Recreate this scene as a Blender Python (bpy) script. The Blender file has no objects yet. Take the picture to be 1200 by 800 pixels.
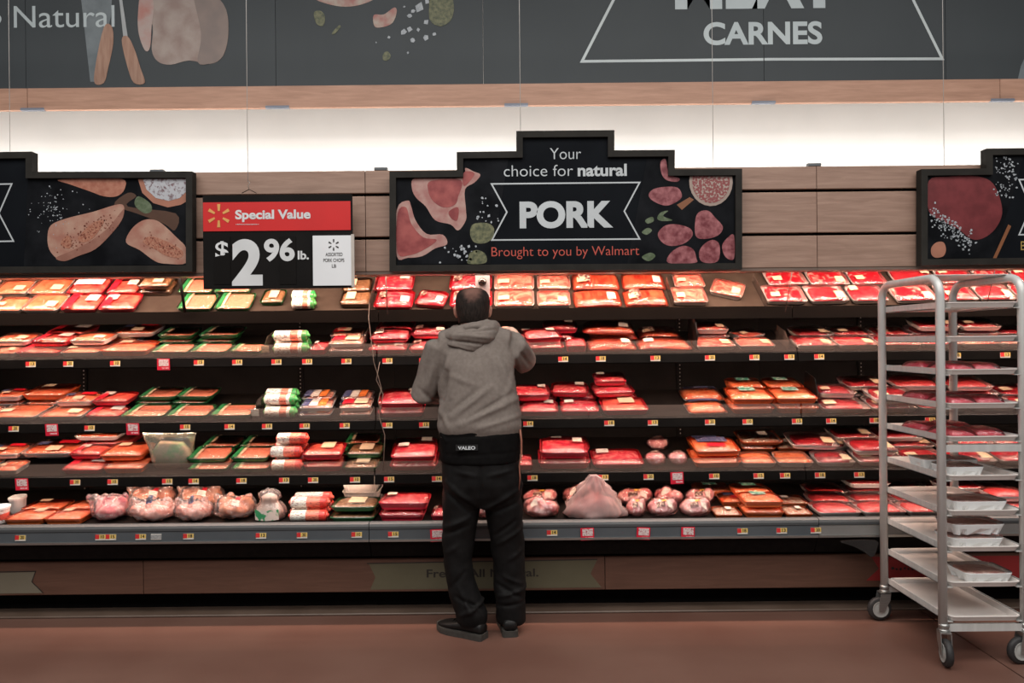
import bpy, bmesh, math, random
from mathutils import Vector, Matrix, noise
random.seed(7)
R = math.radians
scene = bpy.context.scene
col = scene.collection

# ------------------------------------------------------------------ camera
EYE, FPX, ROLL = 1.5, 867.0, R(0.55)
cam_d = bpy.data.cameras.new('camera')
cam_d.sensor_width = 36.0
cam_d.lens = FPX / 1200 * 36
cam_d.clip_start = 0.05
cam = bpy.data.objects.new('camera', cam_d)
col.objects.link(cam)
cam.location = (0, 0, EYE)
cam.rotation_euler = (R(90), ROLL, 0)
scene.camera = cam

# ------------------------------------------------------------------ world, lights, exposure
world = bpy.data.worlds.new('store_air')
scene.world = world
world.use_nodes = True
wb = world.node_tree.nodes['Background']
wb.inputs['Color'].default_value = (0.95, 0.97, 1.0, 1)
wb.inputs['Strength'].default_value = 0.15

def area(name, loc, target, sx, sy, power, color):
    l = bpy.data.lights.new(name, 'AREA')
    l.shape = 'RECTANGLE'
    l.size, l.size_y = sx, sy
    l.energy = power
    l.color = color
    o = bpy.data.objects.new(name, l)
    col.objects.link(o)
    o.location = loc
    d = Vector(target) - Vector(loc)
    o.rotation_euler = d.to_track_quat('-Z', 'Y').to_euler()
    return o

# rows of ceiling fluorescents over the aisle
area('ceiling_lamp_near_case', (0, 1.7, 4.7), (0, 1.8, 0), 9, 1.8, 235, (1.0, 0.97, 0.93))
area('ceiling_lamp_over_aisle', (0, -1.2, 4.7), (0, -1.0, 0), 9, 1.8, 250, (1.0, 0.97, 0.93))
# meat-case lamps under the canopy, one run for each case
BAYS = [(-3.60, -0.779), (-0.777, 1.6375), (1.6395, 4.07)]
for a, b in BAYS:
    area('canopy_lamp', ((a + b) / 2, 4.06, 2.12), ((a + b) / 2, 4.45, 1.42), b - a - 0.1, 0.05, 18.5 * (b - a), (1.0, 0.69, 0.55))
# cove strip standing on the canopy roof, washing the wall
area('cove_lamp', (0, 4.62, 2.36), (0, 4.95, 2.75), 9.5, 0.06, 62, (1.0, 0.93, 0.86))

vs = scene.view_settings
vs.view_transform = 'Standard'
vs.look = 'None'
vs.exposure = 0.0
vs.gamma = 1.0
vs.use_curve_mapping = False

# ------------------------------------------------------------------ pixel helpers (photo frame 1200x800 -> a point at a known depth)
CR, SR = math.cos(ROLL), math.sin(ROLL)
def P(px, py, D):
    cx, cy = px - 600.0, py - 400.0
    return Vector(((cx * CR - cy * SR) / FPX * D, D, EYE - (cx * SR + cy * CR) / FPX * D))
def PX(px, D, z):
    """X of a photo column at depth D and height z"""
    down = (EYE - z) * FPX / D
    cx = px - 600.0
    cy = (down - cx * SR) / CR
    return (cx * CR - cy * SR) / FPX * D

# ------------------------------------------------------------------ object helpers
def link(o, parent=None):
    col.objects.link(o)
    if parent is not None:
        o.parent = parent
    return o
def tag(o, label=None, cat=None, group=None, kind=None):
    if label: o['label'] = label
    if cat: o['category'] = cat
    if group: o['group'] = group
    if kind: o['kind'] = kind
    return o
def empty(name, loc=(0, 0, 0), rot=(0, 0, 0), label=None, cat=None, group=None):
    o = bpy.data.objects.new(name, None)
    o.empty_display_size = 0.05
    col.objects.link(o)
    o.location = loc
    o.rotation_euler = rot
    return tag(o, label, cat, group)
def mobj(name, mesh, parent=None, loc=None):
    o = bpy.data.objects.new(name, mesh)
    link(o, parent)
    if loc is not None:
        o.location = loc
    return o

class MB:
    """collects geometry for one mesh"""
    def __init__(self):
        self.v, self.f, self.s = [], [], []
    def add(self, vs, fs, smooth=False):
        n = len(self.v)
        self.v += [tuple(p) for p in vs]
        self.f += [tuple(i + n for i in f) for f in fs]
        self.s += [smooth] * len(fs)
        return self
    def box(self, x0, x1, y0, y1, z0, z1):
        v = [(x, y, z) for z in (z0, z1) for y in (y0, y1) for x in (x0, x1)]
        return self.add(v, [(0, 2, 3, 1), (4, 5, 7, 6), (0, 1, 5, 4), (2, 6, 7, 3), (0, 4, 6, 2), (1, 3, 7, 5)])
    def bbox(self, x0, x1, y0, y1, z0, z1, c=0.004):
        """box with chamfered long edges (profile in y,z swept along x)"""
        pr = [(y0 + c, z0), (y1 - c, z0), (y1, z0 + c), (y1, z1 - c), (y1 - c, z1), (y0 + c, z1), (y0, z1 - c), (y0, z0 + c)]
        return self.sweep_x(pr, x0, x1)
    def sweep_x(self, prof, x0, x1):
        n = len(prof)
        v = [(x0, y, z) for y, z in prof] + [(x1, y, z) for y, z in prof]
        f = [(i, n + i, n + (i + 1) % n, (i + 1) % n) for i in range(n)]
        f += [tuple(range(n)), tuple(reversed(range(n, 2 * n)))]
        return self.add(v, f)
    def prism_xz(self, pts, y0, y1):
        """polygon (x,z) pulled from y0 (front) to y1 (back)"""
        n = len(pts)
        v = [(x, y0, z) for x, z in pts] + [(x, y1, z) for x, z in pts]
        f = [tuple(range(n)), tuple(reversed(range(n, 2 * n)))]
        f += [(i, n + i, n + (i + 1) % n, (i + 1) % n) for i in range(n)]
        return self.add(v, f)
    def tube(self, pts, rad, n=10, smooth=True, cap=True, ell=None):
        pts = [Vector(p) for p in pts]
        m = len(pts)
        if not isinstance(rad, (list, tuple)): rad = [rad] * m
        rings = []
        up = None
        for i, p in enumerate(pts):
            t = (pts[min(i + 1, m - 1)] - pts[max(i - 1, 0)]).normalized()
            if up is None:
                up = Vector((0, 0, 1)) if abs(t.z) < 0.9 else Vector((0, 1, 0))
            side = t.cross(up).normalized()
            up = side.cross(t).normalized()
            a, b = (1, 1) if ell is None else (ell[i] if isinstance(ell, list) else ell)
            rings.append([p + side * math.cos(k * math.tau / n) * rad[i] * a + up * math.sin(k * math.tau / n) * rad[i] * b for k in range(n)])
        return self.rings(rings, smooth, cap)
    def rings(self, rings, smooth=True, cap=True):
        n = len(rings[0])
        v = [p for r in rings for p in r]
        f = []
        for i in range(len(rings) - 1):
            for k in range(n):
                f.append((i * n + k, i * n + (k + 1) % n, (i + 1) * n + (k + 1) % n, (i + 1) * n + k))
        if cap:
            f.append(tuple(reversed(range(n))))
            f.append(tuple(range((len(rings) - 1) * n, len(rings) * n)))
        return self.add(v, f, smooth)
    def mesh(self, name, mat, off=(0, 0, 0)):
        me = bpy.data.meshes.new(name)
        ox, oy, oz = off
        me.from_pydata([(x - ox, y - oy, z - oz) for x, y, z in self.v], [], self.f)
        me.polygons.foreach_set('use_smooth', self.s)
        me.update()
        bm = bmesh.new(); bm.from_mesh(me)
        bmesh.ops.recalc_face_normals(bm, faces=bm.faces)
        bm.to_mesh(me); bm.free()
        if mat is not None: me.materials.append(mat)
        return me
    def build(self, name, mat, parent=None, world=True):
        """world=True: vertices are world coordinates, the parent is an unrotated Empty"""
        off = (0, 0, 0)
        if parent is not None and world:
            off = tuple(parent.matrix_basis.translation)
            q = parent.parent
            while q is not None:
                off = tuple(Vector(off) + q.matrix_basis.translation); q = q.parent
        return mobj(name, self.mesh(name, mat, off), parent)

# ------------------------------------------------------------------ procedural materials
_M = {}
def newmat(name):
    m = bpy.data.materials.new(name); m.use_nodes = True
    nt = m.node_tree
    return m, nt, nt.nodes['Principled BSDF'], nt.nodes['Material Output']
def c4(c): return (c[0], c[1], c[2], 1)
def coords(nt, scale=(1, 1, 1), rnd=True):
    tc = nt.nodes.new('ShaderNodeTexCoord')
    mp = nt.nodes.new('ShaderNodeMapping')
    mp.inputs['Scale'].default_value = scale
    nt.links.new(tc.outputs['Object'], mp.inputs['Vector'])
    if rnd:
        oi = nt.nodes.new('ShaderNodeObjectInfo')
        mu = nt.nodes.new('ShaderNodeMath'); mu.operation = 'MULTIPLY'; mu.inputs[1].default_value = 37.0
        nt.links.new(oi.outputs['Random'], mu.inputs[0])
        cb = nt.nodes.new('ShaderNodeCombineXYZ')
        for k in range(3): nt.links.new(mu.outputs[0], cb.inputs[k])
        nt.links.new(cb.outputs[0], mp.inputs['Location'])
    return mp.outputs['Vector']
def mat(name, c1, c2=None, sc=20.0, rough=0.5, metal=0.0, lo=0.35, hi=0.65, st=(1, 1, 1), bump=0.0, bsc=None, coat=0.0, detail=4.0, dist=0.0, spec=0.5, emit=None, rnd=True, sss=0.0):
    if name in _M: return _M[name]
    m, nt, b, out = newmat(name)
    if c2 is None: c2 = tuple(x * 0.86 for x in c1)
    v = coords(nt, st, rnd)
    no = nt.nodes.new('ShaderNodeTexNoise')
    no.inputs['Scale'].default_value = sc; no.inputs['Detail'].default_value = detail
    no.inputs['Distortion'].default_value = dist
    nt.links.new(v, no.inputs['Vector'])
    rp = nt.nodes.new('ShaderNodeValToRGB')
    rp.color_ramp.elements[0].position = lo; rp.color_ramp.elements[0].color = c4(c1)
    rp.color_ramp.elements[1].position = hi; rp.color_ramp.elements[1].color = c4(c2)
    nt.links.new(no.outputs['Fac'], rp.inputs['Fac'])
    nt.links.new(rp.outputs['Color'], b.inputs['Base Color'])
    b.inputs['Roughness'].default_value = rough
    b.inputs['Metallic'].default_value = metal
    b.inputs['Specular IOR Level'].default_value = spec
    b.inputs['Coat Weight'].default_value = coat
    b.inputs['Coat Roughness'].default_value = 0.12
    if sss:
        b.inputs['Subsurface Weight'].default_value = sss
        b.inputs['Subsurface Radius'].default_value = (0.01, 0.004, 0.003)
    if bump:
        bn = nt.nodes.new('ShaderNodeTexNoise'); bn.inputs['Scale'].default_value = bsc or sc * 2
        bn.inputs['Detail'].default_value = 3
        nt.links.new(v, bn.inputs['Vector'])
        bp = nt.nodes.new('ShaderNodeBump'); bp.inputs['Strength'].default_value = bump; bp.inputs['Distance'].default_value = 0.004
        nt.links.new(bn.outputs['Fac'], bp.inputs['Height'])
        nt.links.new(bp.outputs['Normal'], b.inputs['Normal'])
    if emit:
        b.inputs['Emission Color'].default_value = c4(emit[0]); b.inputs['Emission Strength'].default_value = emit[1]
    _M[name] = m
    return m
def film(name, tint=(1, 1, 1), base=0.06, rough=0.12, milk=0.0, milkc=(0.9, 0.85, 0.82), bump=0.6, bsc=38.0):
    """clear plastic: see-through, with gloss that rises at grazing angles and creases"""
    if name in _M: return _M[name]
    m, nt, b, out = newmat(name)
    nt.nodes.remove(b)
    v = coords(nt, (1, 1.6, 1))
    bn = nt.nodes.new('ShaderNodeTexNoise'); bn.inputs['Scale'].default_value = bsc; bn.inputs['Detail'].default_value = 3; bn.inputs['Distortion'].default_value = 1.2
    nt.links.new(v, bn.inputs['Vector'])
    bp = nt.nodes.new('ShaderNodeBump'); bp.inputs['Strength'].default_value = bump; bp.inputs['Distance'].default_value = 0.006
    nt.links.new(bn.outputs['Fac'], bp.inputs['Height'])
    tr = nt.nodes.new('ShaderNodeBsdfTransparent'); tr.inputs['Color'].default_value = c4(tint)
    gl = nt.nodes.new('ShaderNodeBsdfGlossy'); gl.inputs['Roughness'].default_value = rough
    nt.links.new(bp.outputs['Normal'], gl.inputs['Normal'])
    fr = nt.nodes.new('ShaderNodeFresnel'); fr.inputs['IOR'].default_value = 1.45
    ad = nt.nodes.new('ShaderNodeMath'); ad.operation = 'ADD'; ad.inputs[1].default_value = base; ad.use_clamp = True
    nt.links.new(fr.outputs[0], ad.inputs[0])
    mx = nt.nodes.new('ShaderNodeMixShader')
    nt.links.new(ad.outputs[0], mx.inputs[0])
    src = tr.outputs[0]
    if milk:
        df = nt.nodes.new('ShaderNodeBsdfDiffuse'); df.inputs['Color'].default_value = c4(milkc)
        m2 = nt.nodes.new('ShaderNodeMixShader'); m2.inputs[0].default_value = milk
        nt.links.new(tr.outputs[0], m2.inputs[1]); nt.links.new(df.outputs[0], m2.inputs[2])
        src = m2.outputs[0]
    nt.links.new(src, mx.inputs[1]); nt.links.new(gl.outputs[0], mx.inputs[2])
    nt.links.new(mx.outputs[0], out.inputs['Surface'])
    _M[name] = m
    return m
def wood(name, c1, c2, c3, rough=0.55, bump=0.15):
    if name in _M: return _M[name]
    m, nt, b, out = newmat(name)
    v = coords(nt, (1.2, 14, 14))
    n1 = nt.nodes.new('ShaderNodeTexNoise'); n1.inputs['Scale'].default_value = 3.2; n1.inputs['Detail'].default_value = 8; n1.inputs['Roughness'].default_value = 0.62; n1.inputs['Distortion'].default_value = 0.6
    nt.links.new(v, n1.inputs['Vector'])
    rp = nt.nodes.new('ShaderNodeValToRGB')
    e = rp.color_ramp.elements
    e[0].position = 0.28; e[0].color = c4(c1); e[1].position = 0.72; e[1].color = c4(c3)
    k = e.new(0.5); k.color = c4(c2)
    nt.links.new(n1.outputs['Fac'], rp.inputs['Fac'])
    nt.links.new(rp.outputs['Color'], b.inputs['Base Color'])
    b.inputs['Roughness'].default_value = rough
    bp = nt.nodes.new('ShaderNodeBump'); bp.inputs['Strength'].default_value = bump; bp.inputs['Distance'].default_value = 0.002
    nt.links.new(n1.outputs['Fac'], bp.inputs['Height']); nt.links.new(bp.outputs['Normal'], b.inputs['Normal'])
    _M[name] = m
    return m
def bands(name, axis, stops, rough=0.35, coat=0.3, textsc=0):
    """printed wrapper: flat colour bands along one local axis; stops = [(position in metres, colour)]"""
    if name in _M: return _M[name]
    m, nt, b, out = newmat(name)
    tc = nt.nodes.new('ShaderNodeTexCoord')
    sp = nt.nodes.new('ShaderNodeSeparateXYZ'); nt.links.new(tc.outputs['Object'], sp.inputs[0])
    mr = nt.nodes.new('ShaderNodeMapRange')
    lo, hi = stops[0][0], stops[-1][0] + 0.02
    mr.inputs['From Min'].default_value = lo; mr.inputs['From Max'].default_value = hi
    nt.links.new(sp.outputs[axis], mr.inputs['Value'])
    rp = nt.nodes.new('ShaderNodeValToRGB'); rp.color_ramp.interpolation = 'CONSTANT'
    e = rp.color_ramp.elements
    e[0].position = 0; e[0].color = c4(stops[0][1])
    e[1].position = (stops[1][0] - lo) / (hi - lo); e[1].color = c4(stops[1][1])
    for p, c in stops[2:]:
        k = e.new((p - lo) / (hi - lo)); k.color = c4(c)
    nt.links.new(mr.outputs[0], rp.inputs['Fac'])
    src = rp.outputs['Color']
    if textsc:
        v = coords(nt, (1, 2.4, 2.4))
        no = nt.nodes.new('ShaderNodeTexNoise'); no.inputs['Scale'].default_value = textsc; no.inputs['Detail'].default_value = 1
        nt.links.new(v, no.inputs['Vector'])
        r2 = nt.nodes.new('ShaderNodeValToRGB'); r2.color_ramp.elements[0].position = 0.57; r2.color_ramp.elements[1].position = 0.60
        r2.color_ramp.elements[1].color = (0.75, 0.75, 0.75, 1)
        nt.links.new(no.outputs['Fac'], r2.inputs['Fac'])
        mx = nt.nodes.new('ShaderNodeMixRGB'); mx.inputs[2].default_value = (0.25, 0.03, 0.03, 1)
        nt.links.new(r2.outputs['Color'], mx.inputs[0]); nt.links.new(src, mx.inputs[1])
        src = mx.outputs[0]
    nt.links.new(src, b.inputs['Base Color'])
    b.inputs['Roughness'].default_value = rough; b.inputs['Coat Weight'].default_value = coat
    _M[name] = m
    return m

BLACK = mat('black_powder_coat', (0.006, 0.0055, 0.0055), (0.009, 0.008, 0.0075), 30, 0.6, spec=0.06)
BLACKM = mat('matte_black', (0.005, 0.0045, 0.0045), (0.007, 0.006, 0.006), 18, 0.8, spec=0.03)
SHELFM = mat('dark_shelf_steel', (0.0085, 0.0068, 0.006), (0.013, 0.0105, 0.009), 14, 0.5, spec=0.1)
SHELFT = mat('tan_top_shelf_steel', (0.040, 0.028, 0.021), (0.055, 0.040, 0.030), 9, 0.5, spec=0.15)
RAILM = mat('black_price_channel', (0.0035, 0.003, 0.0028), (0.005, 0.0045, 0.004), 10, 0.4, spec=0.08)
BACKM = mat('black_back_panel', (0.0065, 0.0054, 0.0048), (0.010, 0.0085, 0.0075), 6, 0.6, spec=0.08)
BUMPM = mat('blue_grey_bumper', (0.070, 0.084, 0.094), (0.085, 0.098, 0.108), 4, 0.3, coat=0.3)
STEEL = mat('brushed_steel', (0.36, 0.36, 0.35), (0.44, 0.44, 0.42), 20, 0.35, 0.8, st=(1, 12, 12))
ALU = mat('satin_aluminium', (0.56, 0.56, 0.545), (0.64, 0.64, 0.62), 14, 0.34, 0.15, st=(3, 3, 0.3), bump=0.05)
PAN = mat('worn_aluminium_sheet_pan', (0.70, 0.655, 0.62), (0.78, 0.735, 0.70), 7, 0.5, 0.05)
ACRYL = film('clear_acrylic', (0.93, 0.92, 0.90), 0.02, 0.05, milk=0.075, milkc=(0.80, 0.58, 0.48), bump=0.0)
FILM = film('cling_film', (1, 1, 1), 0.065, 0.14, bump=1.0, bsc=30.0)
BAGF = film('milky_bag_plastic', (1, 0.98, 0.97), 0.06, 0.18, milk=0.13, milkc=(0.88, 0.74, 0.72), bump=1.0, bsc=22)
WHITE = mat('white_print', (0.62, 0.66, 0.68), (0.66, 0.70, 0.72), 5, 0.5)
PAPER = mat('white_card', (0.72, 0.74, 0.76), (0.76, 0.78, 0.80), 5, 0.6)
WOODF = wood('fascia_wood_veneer', (0.24, 0.145, 0.105), (0.30, 0.188, 0.140), (0.37, 0.24, 0.182))
WOODB = wood('beam_wood_veneer', (0.36, 0.195, 0.13), (0.44, 0.245, 0.168), (0.52, 0.30, 0.212))
WOODL = wood('base_wood_veneer', (0.085, 0.038, 0.023), (0.105, 0.048, 0.030), (0.128, 0.061, 0.039))  # fascia veneer with the shade under the bumper darkened into its colour

def text_mesh(body, x0, x1, zb, cap, y, matl, name, parent, bold=0.0, thick=0.0012, split=False):
    """raised flat lettering facing -Y, fitted between x0 and x1 with baseline zb and cap height cap"""
    cu = bpy.data.curves.new('tmp_text', 'FONT')
    cu.body = body; cu.size = 1.0; cu.offset = bold; cu.resolution_u = 7
    ob = bpy.data.objects.new('tmp_text', cu)
    me = bpy.data.meshes.new_from_object(ob)
    bpy.data.objects.remove(ob); bpy.data.curves.remove(cu)
    xs = [v.co.x for v in me.vertices]
    if not xs: return None
    a, b = min(xs), max(xs)
    sx = (x1 - x0) / (b - a)
    sz = cap / 0.729
    pv = [(x0 + (v.co.x - a) * sx, zb + v.co.y * sz) for v in me.vertices]
    fs = [tuple(p.vertices) for p in me.polygons]
    bpy.data.meshes.remove(me)
    if not split:
        return MB().add([(x, y, z) for x, z in pv], fs).build(name, matl, parent)
    # one part for each letter
    own = list(range(len(pv)))
    def root(i):
        while own[i] != i: i = own[i]
        return i
    for f in fs:
        for i in f[1:]: own[root(i)] = root(f[0])
    isl = {}
    for f in fs: isl.setdefault(root(f[0]), []).append(f)
    for r_ in sorted(isl, key=lambda k: min(pv[i][0] for f in isl[k] for i in f)):
        ids = sorted({i for f in isl[r_] for i in f}); mp = {i: n for n, i in enumerate(ids)}
        MB().add([(pv[i][0], y, pv[i][1]) for i in ids], [tuple(mp[i] for i in f) for f in isl[r_]]).build('letter', matl, parent)

def smooth_loop(pts, n=5):
    out = []
    m = len(pts)
    for i in range(m):
        p0, p1, p2, p3 = [Vector(pts[(i + k - 1) % m]) for k in range(4)]
        for j in range(n):
            t = j / n
            out.append(tuple(0.5 * ((2 * p1) + (p2 - p0) * t + (2 * p0 - 5 * p1 + 4 * p2 - p3) * t * t + (3 * p1 - p0 - 3 * p2 + p3) * t ** 3)))
    return out
def ordinal(n):
    w = ['first', 'second', 'third', 'fourth', 'fifth', 'sixth', 'seventh', 'eighth', 'ninth', 'tenth', 'eleventh', 'twelfth', 'thirteenth', 'fourteenth', 'fifteenth', 'sixteenth', 'seventeenth', 'eighteenth', 'nineteenth', 'twentieth']
    return w[n - 1] if n <= 20 else 'twenty-' + w[n - 21]
# ================================================================== THE SETTING
FLOORM = mat('sealed_brown_concrete', (0.125, 0.058, 0.042), (0.165, 0.088, 0.066), 1.6, 0.42, lo=0.3, hi=0.7, detail=8, bump=0.06, bsc=30, rnd=False)
def struct(name, mb, m, parent=None):
    o = mb.build(name, m, parent)
    return tag(o, kind='structure') if parent is None else o
XJ = 2.235
floor = empty('floor'); tag(floor, kind='structure')
MB().box(-8, XJ - 0.004, -4, 5.2, -0.1, 0).build('floor_slab', FLOORM, floor)
MB().box(XJ + 0.004, 8, -4, 5.2, -0.1, 0).build('floor_slab', FLOORM, floor)
struct('floor_joint', MB().box(XJ - 0.004, XJ + 0.004, -4, 5.2, -0.1, -0.006), BLACKM, floor)
WALLM = mat('white_wall_paint', (0.80, 0.79, 0.77), (0.84, 0.83, 0.81), 3, 0.7, rnd=False)
struct('wall_back', MB().box(-8, 8, 5.05, 5.2, 0, 5.2), WALLM)
# low metal kerb plate along the foot of the cases
KERBM = mat('worn_kerb_plate', (0.10, 0.066, 0.048), (0.13, 0.088, 0.066), 6, 0.45, rnd=False)
struct('trim_1', MB().bbox(-5, 5, 4.07, 4.22, 0.0, 0.012), KERBM)

# ------------------------------------------------------------------ upper header: wood beam and printed banner panels
DB = 4.70
def zat(px, py, D): return P(px, py, D).z
beam = empty('wood_header_beam', (0, DB, zat(600, 123, DB)), label='long pale wood beam running below the dark photo banner', cat='beam')
zb0, zb1 = zat(600, 123.5, DB), zat(600, 98, DB)
cuts = [-4.6, P(32, 110, DB).x, P(1172, 110, DB).x, 4.6]
for i in range(3):
    MB().bbox(cuts[i] + (0.002 if i else 0), cuts[i + 1] - 0.002, DB, DB + 0.03, zb0, zb1, 0.001).build('plank', WOODB, beam)
CLIPM = mat('pale_blue_clip', (0.16, 0.18, 0.23), (0.19, 0.21, 0.26), 8, 0.4)
for px in (38, 325, 605, 895, 1175):
    x = P(px, 120, DB).x
    MB().bbox(x - 0.075, x + 0.075, DB - 0.004, DB + 0.02, zb0 - 0.004, zb0 + 0.014, 0.003).build('clip', CLIPM, beam)

BANNERM = mat('slate_banner_print', (0.034, 0.042, 0.047), (0.049, 0.059, 0.065), 0.9, 0.6, st=(1, 1, 0.6), detail=6, rnd=False)
DBN = DB + 0.02
zt = 4.25
seams = [-4.6, P(30, 50, DBN).x, P(323, 50, DBN).x, P(566, 50, DBN).x, P(895, 50, DBN).x, P(1108, 50, DBN).x, 4.6]
nm = ['dark banner panel at far left carrying the end of the word Natural', None, None, None, None, None]
labels = ['dark banner panel at the far left edge, left of the word Natural',
          'dark banner panel printed with Natural, wooden-handled tools and a whole raw chicken',
          'dark banner panel printed with salt crystals, garlic and herbs',
          'dark banner panel with the left end of the white MEAT CARNES frame',
          'dark banner panel with the right end of the white MEAT CARNES frame',
          'dark banner panel at the far right, right of the white CARNES frame']
panels = []
for i in range(6):
    e = empty('banner_panel', ((seams[i] + seams[i + 1]) / 2, DBN, zb1), label=labels[i], cat='banner', group='banner panels above the beam')
    MB().box(seams[i] + 0.0015, seams[i + 1] - 0.0015, DBN, DBN + 0.03, zb1, zt).build('panel', BANNERM, e)
    panels.append(e)

def prt(parent, name, pts, D, m, layer=1, smooth=True, n=4, thick=0.0008):
    """flat printed shape: photo-pixel outline laid on the sign face at depth D"""
    pts = smooth_loop(pts, n) if smooth else pts
    pv = [(P(x, y, D).x, P(x, y, D).z) for x, y in pts]
    y1 = D - layer * 0.0010
    return MB().prism_xz(pv, y1 - thick, y1 + 0.0002).build(name, m, parent)
def prline(parent, name, pts, w, D, m, closed=False, layer=2):
    """flat printed line of pixel width w"""
    q = [Vector(p) for p in pts]
    k = len(q)
    L, Rr = [], []
    for i in range(k):
        if closed: a, b = q[i - 1], q[(i + 1) % k]
        else: a, b = q[max(i - 1, 0)], q[min(i + 1, k - 1)]
        d1 = (q[i] - a).normalized() if (q[i] - a).length > 0 else (b - q[i]).normalized()
        d2 = (b - q[i]).normalized() if (b - q[i]).length > 0 else d1
        n1, n2 = Vector((-d1.y, d1.x)), Vector((-d2.y, d2.x))
        nn = (n1 + n2).normalized()
        s = w / 2 / max(0.35, nn.dot(n1))
        L.append(q[i] + nn * s); Rr.append(q[i] - nn * s)
    mb = MB()
    y = D - layer * 0.0010
    seg = k if closed else k - 1
    for i in range(seg):
        j = (i + 1) % k
        v = [P(p.x, p.y, D) for p in (L[i], L[j], Rr[j], Rr[i])]
        mb.add([(p.x, y, p.z) for p in v], [(0, 1, 2, 3)])
    return mb.build(name, m, parent)
def txt(parent, body, px0, px1, pyb, pcap, D, m, bold=0.0, layer=2, name='lettering', split=False):
    a, b = P(px0, pyb, D), P(px1, pyb, D)
    return text_mesh(body, a.x, b.x, (a.z + b.z) / 2, pcap / FPX * D, D - layer * 0.0010, m, name, parent, bold, split=split or pcap >= 9)

PSKIN = mat('printed_chicken_skin', (0.36, 0.29, 0.255), (0.26, 0.18, 0.155), 9, 0.5, detail=9)
PWING = mat('printed_wing_skin', (0.42, 0.32, 0.29), (0.42, 0.16, 0.13), 9, 0.5, lo=0.45, hi=0.75)
PHAND = mat('printed_wood_handle', (0.40, 0.235, 0.165), (0.30, 0.155, 0.10), 12, 0.5, st=(4, 4, 0.6))
PBLADE = mat('printed_steel_blade', (0.12, 0.145, 0.16), (0.18, 0.21, 0.225), 9, 0.5)
PGREY = mat('printed_steel_rod', (0.42, 0.44, 0.45), None, 9, 0.5)
PSALT = mat('printed_salt', (0.42, 0.45, 0.48), (0.30, 0.33, 0.36), 60, 0.5)
PGREEN = mat('printed_herb_green', (0.17, 0.17, 0.085), (0.055, 0.065, 0.032), 45, 0.5, detail=7)
PSHALLOT = mat('printed_shallot', (0.42, 0.36, 0.30), (0.36, 0.15, 0.13), 14, 0.5)
LETTER = mat('pale_grey_lettering', (0.46, 0.525, 0.545), (0.50, 0.565, 0.58), 3, 0.5)
# left panels
txt(panels[0], 'o', -14, 2, 29, 21, DBN, LETTER)
txt(panels[1], 'Natural', 16.5, 134.5, 32, 27, DBN, LETTER, 0.0)
prt(panels[1], 'blade_print', [(94, -12), (132, -12), (130, 20), (112, 96), (106, 96)], DBN, PBLADE, 1, False)
prt(panels[1], 'handle_print', [(122, 32), (131, 31), (133, 50), (127, 80), (122, 97), (111, 97), (113, 72)], DBN, PHAND, 2)
prt(panels[1], 'rod_print', [(139, -10), (142, -10), (150, 44), (145, 46)], DBN, PGREY, 2, False)
prt(panels[1], 'handle_print', [(143, 47), (150, 43), (158, 58), (165, 80), (170, 97), (157, 97), (149, 76)], DBN, PHAND, 3)
prt(panels[1], 'chicken_print', [(168, -10), (235, -12), (262, 5), (268, 35), (262, 65), (246, 75), (222, 71), (200, 76), (185, 72), (178, 58), (179, 30)], DBN, PSKIN, 2)
prt(panels[1], 'chicken_shade_print', [(226, -12), (240, -12), (262, 5), (268, 35), (262, 65), (248, 74), (232, 73), (236, 40)], DBN, mat('printed_chicken_dark_side', (0.19, 0.145, 0.13), (0.24, 0.18, 0.155), 7, 0.5, detail=7), 3)
prt(panels[1], 'wing_print', [(166, -8), (180, 2), (178, 30), (176, 56), (170, 59), (163, 40), (162, 18)], DBN, PWING, 3)
prt(panels[2], 'meat_slice_print', [(369, -2), (385, 5), (405, 8), (425, 5), (440, -3), (430, -12), (380, -12)], DBN, PSHALLOT, 1)
def scatter(parent, name, pts, D, m, layer=1, seed=1):
    rr = random.Random(seed)
    mb = MB()
    for (x, y, s) in pts:
        k = rr.randint(4, 6); a0 = rr.random() * 6
        pv = []
        for i in range(k):
            a = a0 + i * math.tau / k; r = s * rr.uniform(0.6, 1.1)
            p = P(x + r * math.cos(a), y + r * math.sin(a), D); pv.append((p.x, p.z))
        mb.prism_xz(pv, D - layer * 0.001 - 0.0008, D - layer * 0.001 + 0.0002)
    return tag(mb.build(name, m, parent), kind='stuff')
scatter(panels[2], 'salt_print', [(491, 9, 7), (480, 19, 3), (484, 13, 3), (499, 26, 4), (480, 34, 4), (473, 38, 4), (490, 35, 2.5), (499, 44, 4), (484, 47, 3.5), (509, 40, 2.5), (456, 44, 2.5), (478, 62, 2), (501, 2, 4), (474, 8, 2), (441, 50, 1.2)], DBN, PSALT, 2, 3)
prt(panels[2], 'shallot_print', [(438, 18), (450, 17), (462, 9), (465, 14), (460, 27), (448, 32), (439, 31)], DBN, PSHALLOT, 2)
prt(panels[2], 'herb_print', [(368, 15), (376, 13), (381, 20), (379, 30), (371, 28)], DBN, PGREEN, 2)
prt(panels[2], 'herb_print', [(389, 39), (397, 30), (399, 32), (392, 40)], DBN, PGREEN, 2)
prt(panels[2], 'herb_print', [(449, 64), (454, 60), (458, 66), (454, 71), (449, 70)], DBN, PGREEN, 2)
prt(panels[2], 'artichoke_print', [(505, -8), (526, -8), (532, 8), (528, 24), (516, 31), (504, 24), (503, 8)], DBN, PGREEN, 2)
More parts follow.
